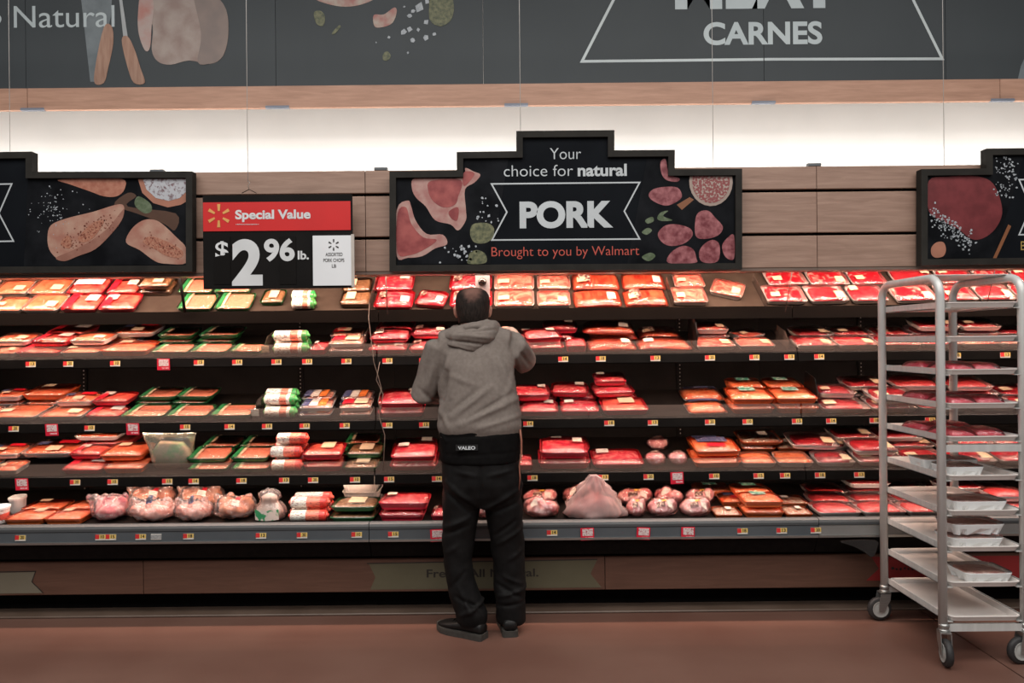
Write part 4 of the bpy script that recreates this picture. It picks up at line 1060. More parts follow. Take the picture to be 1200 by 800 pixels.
# each row: kind, photo columns x0-x1, row (0 front .. 1 back), stack level, optional turn in degrees
STOCK = {
'top': """pch -42 -2 0 0; pch -44 -3 1 0; pch 0 33 0 0; pch 34 77 0 0; pcr 79 121 0 0; pcr 122 165 0 0; pch 0 39 1 0; pch 41 84 1 0; pcw 86 129 1 0; pcr 131 167 1 0;
 clr 168 206 .95 0; clr 169 207 .95 1; grn 213 254 0 0; grn 214 254 1 0; grn 256 298 0 0; grn 256 298 1 0; gnl 308 335 .35 0; chg 342 372 .05 0; chg 342 372 .50 0; clr 400 436 .2 0; clr 402 436 .95 0;
 rd2 440 486 0 0; red 440 486 1 0; rd2 489 525 .1 0 -10; rd2 527 577 1 0; rd2 527 577 0 0; pn2 579 626 0 0; pn2 579 626 1 0; pn2 629 668 0 0; pn2 629 668 1 0;
 rib 671 727 .05 0; rb2 671 727 .78 0; rb2 729 780 .05 0; rib 729 780 .78 0; pnk 786 827 .1 0; pn2 788 824 1.05 0; pnk 832 872 .5 0 -22;
 bf2 893 941 .1 0; bf2 895 942 1.1 0; bef 943 989 .1 0; bf2 944 990 1.1 0; bf3 992 1034 .1 0; bf2 992 1034 1.1 0; bf2 1042 1092 .1 0; bf3 1042 1092 1.1 0; bf2 1096 1138 .1 0; bf3 1096 1138 1.1 0; bef 1141 1182 .1 0; bf2 1141 1182 1.1 0; bf2 1185 1226 .1 0; bf3 1185 1226 1.1 0""",
'second': """pch -46 -1 0 0; pch 1 27 0 0; pcr 29 78 0 0; pch 80 124 0 0; org 126 182 0 0; pch 0 34 1 0; pch 37 74 1 0; pcr 76 118 1 0; pch 122 166 1 0; pcr 60 108 1 1; pch2 140 188 1 1; pch 6 48 .35 1; pcr 50 92 .35 1; pch 94 136 .35 1;
 grn 184 227 0 0; grn 229 272 0 0; grn 190 232 1 0; grn 236 280 1 0; grn 192 234 1 1; grn 240 286 1 1; grn 274 311 .0 0; chg 320 364 0 0; chg 322 366 .5 0; chg 321 365 .25 1; red 366 385 .0 0; bcr 388 428 0 0; bcr 388 428 0 1; bcr 390 430 .9 1; bcr 390 430 .9 0;
 rd2 434 479 0 0; rd2 481 524 0 0; rd2 438 482 .9 0; rd2 438 483 .4 1; rd2 484 526 .5 1; rdl 486 524 1 0; red 442 486 .9 1; red 524 560 1 0; red 586 626 1 0; red 614 660 .0 0; rdl 662 686 0 0; red 630 672 1 0; red 614 656 .1 1 10; red 636 676 1 1;
 rib 688 744 0 0; rib 746 808 0 0; rb2 690 745 1 0; rb2 747 796 1 0; rib 682 742 .8 1 -3;
 pnk 813 858 0 0; pnk 814 852 1 0; pnk 812 850 .9 1; pnk 862 904 0 0; pnk 856 892 .95 0 30;
 bf2 928 974 0 0; bf2 976 1022 0 0; bf2 1024 1071 0 0; bf2 1073 1119 0 0; pn2 1121 1162 0 0; pn2 1164 1208 0 0; bef 926 970 1 0; bf2 972 1016 1 0; bf2 1018 1062 1 0; bef 1064 1112 1 0; bf2 1114 1160 1 0; bf3 1162 1206 1 0; bef 1066 1114 .9 1; bf2 1116 1162 .9 1""",
'third': """pch -48 -2 0 0; pch 1 54 0 0; pch 56 106 0 0; pcr 108 148 0 0; grn 150 200 0 0; pch2 -4 34 1 0; pch2 1 33 .95 1; pch2 40 88 1 0; org 42 92 1 1; pch2 91 134 1 0; pch2 74 116 .5 1; pcr 118 160 .5 1; grn 165 206 1 0; grn 208 248 1 0; grn 168 212 1 1; grn 214 256 1 1;
 grn 202 250 0 0; grn 252 300 0 0; chg 309 350 0 0; chg 311 352 .42 0; chg 310 351 .2 1; chg 313 354 .85 0; chg 313 354 .65 1; bac 353 391 0 0; bac 354 392 0 1; bac 356 394 .9 0; bac 356 392 .8 1; bcr 400 437 0 0; bac 400 438 .8 0; bac 402 438 .7 1; bcr 400 437 0 1;
 red 445 499 0 0; red 446 500 0 1; red 446 496 1 0; red 609 654 0 0; red 656 701 0 0; rdp 703 757 0 0; red 608 652 1 0; red 654 698 1 0; red 700 744 1 0; rdl 607 652 .5 1; red 640 684 .8 1 -6; red 690 738 .75 1 4; red 694 732 1 2;
 sau 803 849 0 0; sau 797 846 1 0; orl 852 902 0 0; orl 904 953 0 0; orl 852 902 0 1; orl 904 952 0 1; orl 850 893 1 0; orl 895 938 1 0; orl 850 892 1 1; orl 894 936 1 1;
 bef 956 1012 0 0; bef 1014 1066 0 0; bef 1068 1124 0 0; bf4 1126 1180 0 0; bef 1182 1230 0 0; bef 954 1002 1 0; bf2 1004 1052 1 0; bf4 1054 1106 1 0; bf4 1108 1160 1 0; bef 1162 1210 1 0; bef 955 997 .55 1; bef 984 1032 1.05 1; bef 1012 1066 .2 1; bf4 1042 1098 .95 1; bf4 1100 1152 .95 1""",
'fourth': """pch -46 -2 0 0; pch 1 29 0 0; pcr 82 129 0 0; org 131 178 0 0; pch2 -40 2 1 0; pch2 4 46 1 0; pch2 48 92 1 0; pch2 40 100 .55 1; pch2 1 44 .5 1; pcr 95 138 1 0; pcr 98 136 .45 1; pcr 101 154 1 1; pch2 100 152 1 2; org 138 170 1 0; org 120 170 .3 1; gus 178 228 .25 0;
 grn 226 272 0 0; grn 276 320 0 0; grn 240 284 1 0; grn 286 326 1 0; grn 227 274 .3 1; grn 277 322 .3 1; grn 286 328 1 1; grn 242 285 1 1; chr 321 360 0 0; chr 324 363 .42 0; chr 322 362 .22 1; chr 328 366 .85 0; chr 327 366 .64 1; chr 326 365 .43 2; rdp 356 400 .0 0; rdp 357 403 .1 1; gnl 404 446 0 0; gnl 405 447 .6 1; grn 404 446 1 0; grn 404 446 .95 1;
 red 459 514 0 0; red 460 513 0 1; red 461 512 1 0; red 606 624 0 0; rdl 630 690 0 0; red 692 752 0 0; rdl 632 688 0 1; red 640 690 1 0; lnk 755 780 .1 0; lnk 782 806 .1 0; lnk 757 784 1.1 0; orb 808 863 0 0; orw 865 905 0 0; orw 907 948 0 0; orb 809 862 .15 1; orb 806 850 1 0; mix 865 905 1 0; mix 907 948 1 0; mix 884 934 1 1;
 bef 952 996 0 0; bef 998 1050 0 0; bef 1052 1104 0 0; bef 1106 1158 0 0; bef 1160 1212 0 0; bef 946 988 1 0; bef 990 1034 1 0; bef 1036 1086 1 0; bef 1088 1138 1 0; bef 1140 1190 1 0; bef 930 985 .55 1 -6; bef 978 1028 .3 1; bef 1010 1066 .95 1; bf4 1100 1152 .6 1; bf2 1154 1204 .6 1; bef 960 1008 1.1 1""",
'deck': """tub -6 15 .05 0; tbc 13 31 1.0 0; org 20 66 0 0; org 68 112 0 0; org 34 80 .95 0; org 82 118 .95 0; bgr 103 148 .1 0; bag 149 204 .05 0; bag 205 247 .05 0; bgo 150 206 1.1 0; bgo 208 262 1.1 0; bgo 248 296 .1 0; tbg 297 335 .12 0;
 chr 338 386 0 0; chr 340 388 .45 0; chr 339 388 .22 1; cht 344 392 .67 1; cht 346 394 .90 0; gnl 390 443 0 0; gnl 391 444 0 1; rbt 404 447 1 0; rbt 404 447 1 1; rbt 404 447 1 2; rdl 447 500 0 0; rdl 447 505 .1 1; red 447 500 1 0; rd2 506 530 .1 0; vc2 612 656 .1 0; vac 612 654 1.15 0; vc2 556 584 .1 0; tbw 662 735 .0 0; vac 732 756 .1 0; vac 722 766 1.1 0; vc2 658 700 1.2 0;
 vac 757 794 .1 0; vac 796 834 .05 0; vc2 766 800 1.1 0; vac 802 838 1.1 0; mix 834 866 0 0; orl 868 914 0 0; orl 868 914 0 1; orl 812 855 2.1 0; orb 842 884 1 0; orl 858 902 .9 1; mix 916 948 0 0; mix 904 944 .95 0; bf4 952 1002 0 0; bf4 1004 1054 0 0; bf4 1056 1104 0 0; bf4 1106 1156 0 0; bf4 1158 1206 0 0; bf4 946 994 1 0; bf4 996 1042 1 0; bf4 1044 1092 1 0; bf4 1094 1140 1 0; bf4 1142 1190 1 0; bf4 942 988 1.95 0; bf4 990 1036 1.95 0; bf4 1038 1084 1.95 0; bf4 1086 1132 1.95 0; bf4 1134 1180 1.95 0; bf4 988 1036 1.9 1; bf3 1100 1150 1.2 1; bf4 1150 1196 .6 1"""}
PITCH = {'top': 0.186, 'second': 0.205, 'third': 0.222, 'fourth': 0.232, 'deck': 0.195}
WORD = {'top': 'top shelf', 'second': 'second shelf', 'third': 'third shelf', 'fourth': 'fourth shelf', 'deck': 'bottom deck'}
SMIN = {'top': 0.006, 'second': 0.022, 'third': 0.020, 'fourth': 0.020, 'deck': 0.026}
SMAX = {'top': 0.40, 'second': 0.46, 'third': 0.50, 'fourth': 0.53, 'deck': 0.72}
allp = []
for key, rows in STOCK.items():
    D, z, tilt, run, sname = SH[key]
    for r_ in rows.replace('\n', ' ').split(';'):
        q = r_.split()
        kind, x0, x1, row, lev = q[0], float(q[1]), float(q[2]), float(q[3]), int(q[4])
        turn = float(q[5]) if len(q) > 5 else 0.0
        pr = PROTO[kind]
        pit = PITCH[key]
        s0 = SMIN[key] + row * pit
        dp = min(max((x1 - x0) / FPX * D * 0.84, 0.145), pit - 0.003) if kind not in ('tbg', 'tbw', 'gus', 'tub', 'tbc') else pr['d']
        if kind[:2] in ('ch',): dp = pr['d']
        s = s0 + dp / 2
        pos = onshelf(key, 0, s, 0)
        px = (x0 + x1) / 2
        X = PX(px, pos.y, pos.z + 0.03)
        wreal = (x1 - x0) / FPX * pos.y
        if abs(turn) > 15: wreal = wreal / (abs(math.cos(R(turn))) + 0.35 * abs(math.sin(R(turn))))
        sx = (wreal - 0.0015) / pr['w']
        sy = dp / pr['d']
        if kind in ('bag', 'bgo', 'bgr', 'vac', 'vc2', 'tbg', 'lnk'): sx *= 0.95; sy *= 0.93
        szz = 1.0 if kind not in ('tbw', 'tbg', 'gus') else 1.0
        allp.append(dict(kind=kind, key=key, X=X, s=s, lev=lev, sx=sx, sy=sy, turn=turn, row=row, w=wreal, h=pr['h'], dp=dp, x0=x0))
# nudge packs of one layer apart, then rest each upper pack on what lies beneath it
for p_ in allp:
    tn = R(abs(p_['turn']) + 1.0)
    p_['bw'] = p_['w'] * math.cos(tn) + p_['dp'] * math.sin(tn) - 0.001
    p_['bd'] = p_['dp'] * math.cos(tn) + p_['w'] * math.sin(tn) * 0.6
for it in range(60):
    for i, a_ in enumerate(allp):
        for b_ in allp[i + 1:]:
            if a_['key'] != b_['key'] or a_['lev'] != b_['lev']: continue
            ox = (a_['bw'] + b_['bw']) / 2 - abs(a_['X'] - b_['X'])
            os_ = (a_['bd'] + b_['bd']) / 2 - abs(a_['s'] - b_['s'])
            if ox > 0.001 and os_ > 0.001:
                if ox < os_:
                    d_ = ox / 2 if a_['X'] > b_['X'] else -ox / 2
                    a_['X'] += d_; b_['X'] -= d_
                else:
                    d_ = os_ / 2 if a_['s'] > b_['s'] else -os_ / 2
                    a_['s'] += d_; b_['s'] -= d_
    for p_ in allp:
        p_['s'] = max(p_['s'], p_['bd'] / 2 + SMIN[p_['key']] + (0.012 if p_['lev'] and p_['key'] != 'top' else 0))
        p_['s'] = min(p_['s'], SMAX[p_['key']] - p_['bd'] / 2)
for p_ in sorted(allp, key=lambda a: a['lev']):
    t = 0.007 if p_['kind'] in ('bag', 'bgo', 'bgr') else 0.001
    if p_['lev'] > 0:
        for o_ in allp:
            if o_['key'] == p_['key'] and o_['lev'] < p_['lev'] and o_['kind'] not in ('gus', 'tbw', 'tbg', 'tub', 'tbc') and abs(o_['X'] - p_['X']) < (o_['bw'] + p_['bw']) / 2 - 0.004 and abs(o_['s'] - p_['s']) < (o_['bd'] + p_['bd']) / 2 - 0.004:
                t = max(t, o_['t'] + o_['h'])
    p_['t'] = t
cnt = {}
for p_ in sorted(allp, key=lambda a: a['X']):
    pos = onshelf(p_['key'], p_['X'], p_['s'], p_['t'])
    tilt = SH[p_['key']][2]
    rot = (Matrix.Rotation(tilt, 3, 'X') @ Matrix.Rotation(R(p_['turn'] + random.uniform(-1.8, 1.8)), 3, 'Z')).to_euler()
    o = instance(p_['kind'], pos, rot, (p_['sx'], p_['sy'], 1))
    d_, cat_ = DESC[p_['kind']]
    rowname = 'front row' if p_['row'] < 0.4 else ('middle' if p_['row'] < 0.72 else 'back row')
    if p_['lev'] == 1: rowname = 'upper ' + rowname
    elif p_['lev'] > 1: rowname = 'topmost ' + rowname
    kk = (d_, p_['key'], rowname)
    p_['obj'], p_['kk'] = o, kk
    vis = p_['x0'] > -30
    if vis: cnt[kk] = cnt.get(kk, 0) + 1
    p_['n'] = cnt.get(kk, 0) if vis else 0
for p_ in allp:
    d_, k_, rowname = p_['kk']
    if p_['n'] == 0: where = 'just beyond the left edge, %s, %s' % (rowname, WORD[k_])
    elif cnt[p_['kk']] == 1: where = '%s of %s' % (rowname, WORD[k_])
    else: where = '%s from left, %s, %s' % (ordinal(p_['n']), rowname, WORD[k_])
    tag(p_['obj'], d_ + ', ' + where, DESC[p_['kind']][1], 'products on the ' + WORD[k_])
# ================================================================== PRICE TAGS ON THE RAILS
TAGR = mat('tag_red', (0.66, 0.03, 0.03), None, 20, 0.5)
TAGY = mat('tag_yellow', (0.76, 0.52, 0.14), None, 20, 0.5)
TAGW = mat('tag_white', (0.74, 0.70, 0.64), None, 20, 0.5)
ROLLR = mat('bright_red_card', (0.74, 0.012, 0.045), None, 20, 0.45)
TAGS = {'second': [36, 80, 135, 233, 278, 324, 360, 406, 454, 497, 660, 704, 768, 832, 884, 925, 960, 1120, 1178],
        'third': [16, 105, 217, 269, 313, 357, 404, 454, 497, 619, 714, 765, 832, 876, 934, 974, 1025, 1090],
        'fourth': [88, 132, 196, 227, 283, 333, 367, 416, 456, 512, 624, 707, 760, 837, 889, 920, 961, 1007],
        'deck': [24, 118, 130, 165, 183, 221, 306, 354, 418, 461, 647, 870, 916, 956]}
CARDS = {'second': [192], 'third': [61, 156], 'fourth': [26, 793], 'deck': [512, 688, 754, 806]}
def stext(body, w, h, m):
    e0 = empty('tmp')
    o = text_mesh(body, 0, w, 0, h, 0, m, 'tmp', None, 0.03)
    me = o.data
    bpy.data.objects.remove(o); bpy.data.objects.remove(e0)
    me.name = 'price_figures'
    return me
FIG = [stext(s, 0.020, 0.017, INK) for s in ('13', '20', '10', '15', '14', '18')]
TW, TH = 0.056, 0.030
tb = MB().box(-TW / 2, TW / 2, -0.0015, 0.0015, -TH / 2, TH / 2).mesh('tag_base', TAGW)
tr_ = MB().box(-TW / 2, -TW * 0.12, -0.0026, -0.0014, -TH / 2 + 0.006, TH / 2).mesh('red_block', TAGR)
ty_ = MB().box(-TW * 0.12, TW / 2, -0.0026, -0.0014, -TH / 2 + 0.008, TH / 2).mesh('yellow_block', TAGY)
tg_ = MB().box(-TW / 2, TW / 2, -0.0022, -0.0014, -TH / 2 + 0.003, TH / 2 - 0.003).mesh('grey_block', mat('tag_grey', (0.40, 0.40, 0.39), (0.20, 0.20, 0.20), 300, 0.5))
cb_ = MB().box(-0.036, 0.036, -0.001, 0.001, -0.062, 0.004).mesh('card_base', ROLLR)
cw_ = MB().box(-0.026, 0.030, -0.0022, -0.001, -0.038, 0.0).mesh('white_block', mat('card_white_block', (0.74, 0.62, 0.60), (0.45, 0.10, 0.12), 160, 0.5, lo=0.55, hi=0.6))
cl_ = MB().box(-0.010, 0.030, -0.0022, -0.001, -0.055, -0.046).mesh('white_lettering', mat('card_script', (0.80, 0.60, 0.60), (0.74, 0.02, 0.05), 200, 0.5, lo=0.5, hi=0.56))
RAILPOS = {'second': (SH['second'][0] - 0.0225, SH['second'][1] - 0.030), 'third': (SH['third'][0] - 0.0225, SH['third'][1] - 0.030), 'fourth': (SH['fourth'][0] - 0.0225, SH['fourth'][1] - 0.030), 'deck': (3.9735, 0.470)}
k_ = 0
for key, xs in TAGS.items():
    D, z = RAILPOS[key]
    for i, px in enumerate(xs):
        o = empty('price_tag', (PX(px, D, z), D, z), (R(-4), 0, 0))
        grey = key == 'deck' and px == 183
        tag(o, 'plain grey price tag on the bottom deck rail' if grey else 'red and yellow price tag, %s from left on the %s rail' % (ordinal(i + 1 - (1 if key == 'deck' and px > 183 else 0)), WORD[key]), 'price tag', 'shelf price tags')
        mobj('tag_base', tb, o)
        if grey:
            mobj('grey_block', tg_, o)
        else:
            mobj('red_block', tr_, o)
            y_ = mobj('yellow_block', ty_, o)
            f_ = mobj('price_figures', FIG[k_ % 6], y_); f_.location = (0.001, -0.0030, -0.0045); k_ += 1
for key, xs in CARDS.items():
    D, z = RAILPOS[key]
    for i, px in enumerate(xs):
        o = empty('promo_card', (PX(px, D, z), D - 0.006, z + 0.022), (R(4), R(random.uniform(-3, 3)), 0))
        w = 'red promotional card' + (', %s from left' % ordinal(i + 1) if len(xs) > 1 else '')
        tag(o, w + ' hanging from the %s rail' % WORD[key], 'promo card', 'red hanging cards')
        mobj('card_base', cb_, o); mobj('white_block', cw_, o); mobj('white_lettering', cl_, o)

# ================================================================== SHELF DIVIDERS AND STRUTS
DIVM = mat('black_divider_board', (0.004, 0.0034, 0.003), (0.16, 0.03, 0.02), 16, 0.5, lo=0.60, hi=0.72, spec=0.1)
def divider(key, px, run0, run1, h, label, m, thick=0.004, slope=True, part=None):
    s = (run0 + run1) / 2
    p = onshelf(key, 0, s, 0.002)
    X = PX(px, p.y, p.z)
    o = empty('shelf_divider', (X, p.y, p.z), (SH[key][2], 0, 0), label=label, cat='divider', group='shelf dividers')
    L = run1 - run0
    pr = [(-L / 2, 0), (L / 2, 0), (L / 2, h), (-L / 2 + L * (0.35 if slope else 0.02), h), (-L / 2, h * 0.55)]
    mobj('board', MB().sweep_x(pr, -thick / 2, thick / 2).mesh('board', m), o)
    if part is not None:
        mobj('sticker', MB().box(-0.022, 0.022, -L / 2 - 0.002, -L / 2 + 0.001, 0.01, 0.05).mesh('sticker', part), o)
    return o
CLEARD = ACRYL
divider('second', 811, 0.065, 0.28, 0.165, 'black divider beside the ribs on the second shelf', DIVM, 0.006)
divider('third', 949, 0.065, 0.28, 0.175, 'black divider between orange and beef trays, third shelf', DIVM, 0.006)
divider('second', 316.5, 0.05, 0.22, 0.085, 'thin clear divider left of the green rolls, second shelf', CLEARD, 0.003, part=STICKY)
divider('third', 305, 0.05, 0.22, 0.085, 'thin clear divider left of the green rolls, third shelf', CLEARD, 0.003, part=STICK)
divider('second', 431, 0.05, 0.30, 0.095, 'clear divider left of the red pork packs, second shelf', CLEARD, 0.003)
divider('second', 916, 0.05, 0.26, 0.085, 'clear divider left of the beef trays, second shelf', CLEARD, 0.003)
divider('top', 784, 0.0, 0.26, 0.06, 'clear divider right of the ribs on the top shelf', CLEARD, 0.003, False)
divider('top', 889, 0.0, 0.30, 0.05, 'clear divider left of the steaks on the top shelf', CLEARD, 0.003, False)
divider('top', 438, 0.0, 0.30, 0.06, 'clear divider left of the red pork on the top shelf', CLEARD, 0.003, False)
def strut(pa, pb, r, m, label):
    o = MB().tube([pa, pb], r, 8).build('shelf_strut', m)
    return tag(o, label, 'strut', 'struts over the top shelf')
strut(P(209, 316, 4.24), P(217, 366, 4.30), 0.0085, BLACK, 'thick black strut beside the brown crumbed trays, top shelf')
THINM = mat('thin_dark_wire', (0.05, 0.04, 0.035), None, 9, 0.4)
strut(P(452, 318, 4.24), P(454, 368, 4.30), 0.0032, THINM, 'thin wire strut over the red pork packs, top shelf')
strut(P(929, 314, 4.22), P(920, 366, 4.30), 0.0026, THINM, 'thin wire strut over the steaks, top shelf')
strut(P(1166, 316, 4.22), P(1155, 362, 4.30), 0.0026, THINM, 'thin wire strut behind the rack, top shelf')
# power leads running down the joint between the left and middle case
leads = empty('power_lead', P(446, 470, 4.24), label='thin white lead hanging at the joint left of the man', cat='cable')
LEADM = mat('pale_lead', (0.13, 0.10, 0.08), None, 30, 0.6)
pts = [P(433, 355, 4.30), P(432, 372, 4.225), P(438, 424, 4.222), P(443, 440, 4.225), P(447, 455, 4.22), P(443, 470, 4.20), P(447, 486, 4.175)]
MB().tube(pts, 0.0020, 6).build('wire', LEADM, leads)
pts = [P(445, 424, 4.222), P(441, 445, 4.23), P(449, 462, 4.22), P(444, 487, 4.178), P(451, 510, 4.175), P(449, 552, 4.125)]
MB().tube(pts, 0.0022, 6).build('wire', LEADM, leads)
# black liner bag hanging under the right-hand bumper
pts = smooth_loop([(985, 634), (1026, 633), (1027, 642), (1024, 650), (1020, 652), (1012, 646), (998, 639)], 3)
D_ = 3.955
o = MB().prism_xz([(P(x, y, D_).x, P(x, y, D_).z) for x, y in pts], D_ - 0.006, D_ + 0.010).build('liner_flap', mat('black_liner_plastic', (0.018, 0.017, 0.017), None, 20, 0.25, bump=0.6))
tag(o, 'loose black plastic flap under the bumper left of the rack', 'plastic flap')

# ================================================================== ALUMINIUM TRAY RACK
rx0, rx1, ry0, ry1 = 1.968, 2.345, 3.40, 3.935
RZ = 1.785
rk = empty('tray_rack', ((rx0 + rx1) / 2, (ry0 + ry1) / 2, 0), label='tall aluminium tray rack on casters at the right', cat='rack')
def upright_pair(x, nm_):
    pts = [(x, ry0, 0.185), (x, ry0, RZ - 0.09)]
    for k in range(1, 6):
        a = k / 6 * math.pi / 2
        pts.append((x, ry0 + 0.08 * (1 - math.cos(a)), RZ - 0.09 + 0.08 * math.sin(a)))
    pts += [(x, ry0 + 0.09, RZ - 0.008), (x, ry1 - 0.09, RZ - 0.008)]
    for k in range(1, 6):
        a = k / 6 * math.pi / 2
        pts.append((x, ry1 - 0.09 + 0.08 * math.sin(a) + 0.01, RZ - 0.01 - 0.08 * (1 - math.cos(a))))
    pts += [(x, ry1, RZ - 0.09), (x, ry1, 0.185)]
    return MB().tube(pts, 0.0195, 12, True, True, (1.0, 1.0)).build(nm_, ALU, rk)
upright_pair(rx0, 'side_frame'); upright_pair(rx1, 'side_frame')
def bar(a, b, w, h, nm_, m=ALU, par=rk):
    return MB().box(min(a[0], b[0]) - (w if a[0] == b[0] else 0), max(a[0], b[0]) + (w if a[0] == b[0] else 0), min(a[1], b[1]) - (w if a[1] == b[1] else 0), max(a[1], b[1]) + (w if a[1] == b[1] else 0), a[2] - h, a[2] + h).build(nm_, m, par)
# top sheet joining the two frames
MB().bbox(rx0 - 0.004, rx1 + 0.004, ry0 + 0.085, ry1 - 0.085, RZ + 0.006, RZ + 0.011, 0.002).build('top_plate', ALU, rk)
for z in (0.990, 0.168):
    bar((rx0, ry0, z), (rx1, ry0, z), 0.010, 0.016, 'cross_bar')
bar((rx0, ry1, 0.168), (rx1, ry1, 0.168), 0.010, 0.016, 'cross_bar')
TZ = [1.642, 1.486, 1.335, 1.180, 1.028, 0.850, 0.690, 0.524, 0.362, 0.205]
for i, z in enumerate(TZ):
    for x in (rx0, rx1):
        sgn = 1 if x == rx0 else -1
        x_ = x + sgn * 0.014
        mb = MB()
        xa, xb = sorted((x_, x_ + sgn * 0.003)); mb.box(xa, xb, ry0 - 0.01, ry1 + 0.01, z - 0.010, z + 0.022)
        xa, xb = sorted((x_, x_ + sgn * 0.028)); mb.box(xa, xb, ry0 - 0.01, ry1 + 0.01, z - 0.010, z - 0.007)
        mb.build('tray_runner', ALU, rk)
def caster(x, y, ang, idx):
    c = empty('tmp_c')
    ca, sa = math.cos(ang), math.sin(ang)
    def tr(p):  # local: x along roll direction, y axle
        return (x + p[0] * ca - p[1] * sa, y + p[0] * sa + p[1] * ca, p[2])
    bpy.data.objects.remove(c)
    off = -0.028
    wh = MB()
    prof = [(0.030, -0.014), (0.055, -0.015), (0.0615, -0.008), (0.0625, 0), (0.0615, 0.008), (0.055, 0.015), (0.030, 0.014)]
    rg = [[tr((off + r * math.cos(k * math.tau / 24), yy, 0.0625 + r * math.sin(k * math.tau / 24))) for k in range(24)] for r, yy in prof]
    w_ = wh.rings(rg, True, True).build('caster_wheel', mat('black_rubber', (0.018, 0.017, 0.018), (0.030, 0.028, 0.028), 40, 0.6), rk)
    rg = [[tr((off + r * math.cos(k * math.tau / 20), yy, 0.0625 + r * math.sin(k * math.tau / 20))) for k in range(20)] for r, yy in ((0.042, -0.0155), (0.042, -0.018), (0.030, -0.016), (0.012, -0.019), (0.012, 0.019), (0.030, 0.016), (0.042, 0.018), (0.042, 0.0155))]
    MB().rings(rg, False, True).build('hub', mat('grey_wheel_hub', (0.42, 0.42, 0.40), None, 20, 0.45), w_)
    f = MB()
    for s in (-1, 1):
        pv = [(-0.020 + off * 0.3, 0.150), (0.024, 0.150), (0.020, 0.110), (off + 0.012, 0.052), (off - 0.012, 0.052), (off - 0.012, 0.085)]
        v = [tr((a, s * 0.0205, b)) for a, b in pv] + [tr((a, s * 0.0235, b)) for a, b in pv]
        n = len(pv)
        f.add(v, [tuple(range(n)), tuple(range(n, 2 * n))] + [(i, (i + 1) % n, n + (i + 1) % n, n + i) for i in range(n)])
    pv = [(-0.028, -0.0235), (0.024, -0.0235), (0.024, 0.0235), (-0.028, 0.0235)]
    f.add([tr((a, b, 0.146)) for a, b in pv] + [tr((a, b, 0.152)) for a, b in pv], [(0, 1, 2, 3), (4, 5, 6, 7), (0, 1, 5, 4), (1, 2, 6, 5), (2, 3, 7, 6), (3, 0, 4, 7)])
    f.build('caster_fork', STEEL, rk)
    MB().rings([[(x + 0.024 * k * math.cos(a * math.tau / 16), y + 0.024 * k * math.sin(a * math.tau / 16), z) for a in range(16)] for k, z in ((1, 0.152), (1.05, 0.160), (0.9, 0.162), (0.9, 0.170), (1.0, 0.172), (0.95, 0.188))], True).build('swivel_collar', STEEL, rk)
caster(rx0, ry1, R(0) , 0)
caster(rx0 + 0.004, ry0, R(78), 1)
caster(rx1, ry0, R(8), 2)
caster(rx1, ry1, R(15), 3)
# sheet pans in the rack
px0, px1, py0, py1 = rx0 + 0.020, rx1 - 0.020, ry0 - 0.020, ry1 + 0.005
def pan_mesh():
    w, d = px1 - px0, py1 - py0
    rg = []
    for sc, z in ((0.0, 0), (-0.006, 0.020), (-0.008, 0.0215), (0.0, 0.023), (0.006, 0.0215), (0.020, 0.0025)):
        pass
    def ring(ins, z):
        out = []
        for k in range(32):
            x, y = sup(w - 2 * ins, d - 2 * ins, (k + 0.5) * math.tau / 32, 14)
            out.append((x, y, z))
        return out
    rg = [ring(0.012, 0.0), ring(0.003, 0.020), ring(0.0, 0.021), ring(0.0, 0.0245), ring(0.007, 0.025), ring(0.009, 0.022), ring(0.020, 0.0025)]
    return MB().rings(rg, False, True).mesh('sheet_pan', PAN)
pm = pan_mesh()
pcx, pcy = (px0 + px1) / 2, (py0 + py1) / 2
ordn = ['top', 'second', 'third', 'fourth', 'fifth', 'sixth', 'seventh', 'eighth', 'ninth', 'lowest']
for i, z in enumerate(TZ):
    o = mobj('sheet_pan', pm, None, (pcx, pcy, z - 0.006))
    tag(o, '%s aluminium sheet pan%s in the tray rack' % (ordn[i], '' if i in (0, 9) else ' from the top'), 'sheet pan', 'sheet pans in the rack')
# notched white trays of meat on the lower pans, flat film packs on the upper pans
def notched(key):
    w, d, h = 0.20, 0.15, 0.038
    rg = []
    for lev_, (sc, z) in enumerate(((0.84, 0), (0.94, h * 0.62), (0.985, h - 0.004), (1.0, h), (0.985, h + 0.001), (0.93, h - 0.002), (0.84, h - 0.010))):
        ring = []
        n = 96
        for k in range(n):
            x, y = sup(w * sc, d * sc, k * math.tau / n, 8)
            if lev_ == 0:
                # triangular notches pushed into the foot of the long sides
                for cx in (-0.055, 0.0, 0.055):
                    if abs(x - cx) < 0.013 and abs(y) > d * 0.3:
                        y -= math.copysign(0.022 * (1 - abs(x - cx) / 0.013), y)
                for cy in (-0.03, 0.03):
                    if abs(y - cy) < 0.012 and abs(x) > w * 0.3:
                        x -= math.copysign(0.020 * (1 - abs(y - cy) / 0.012), x)
            ring.append((x, y, z))
        rg.append(ring)
    NW = mat('white_moulded_tray', (0.82, 0.84, 0.84), (0.85, 0.87, 0.87), 30, 0.45)
    def zm(x, y, r=0): return h - 0.006 + 0.007 * (1 - r ** 4) + 0.004 * nz(x, y, 4.2, 40)
    MM = mat('grey_pink_cutlets', (0.55, 0.22, 0.18), (0.80, 0.55, 0.47), 22, 0.4, detail=5, dist=1.5)
    PROTO[key] = dict(parts=[('tray', MB().rings(rg, False).mesh('tray', NW), None), ('meat', sheet(w * 0.88, d * 0.86, zm, 6, 4, h - 0.012, 0.05, 3).mesh('meat', MM), None),
                             ('film', sheet(w * 1.0, d * 1.0, lambda x, y, r=0: h + 0.004 + 0.003 * (1 - r ** 4), 6, 7, h - 0.004).mesh('film', FILM), None)], w=w, d=d, h=h + 0.009)
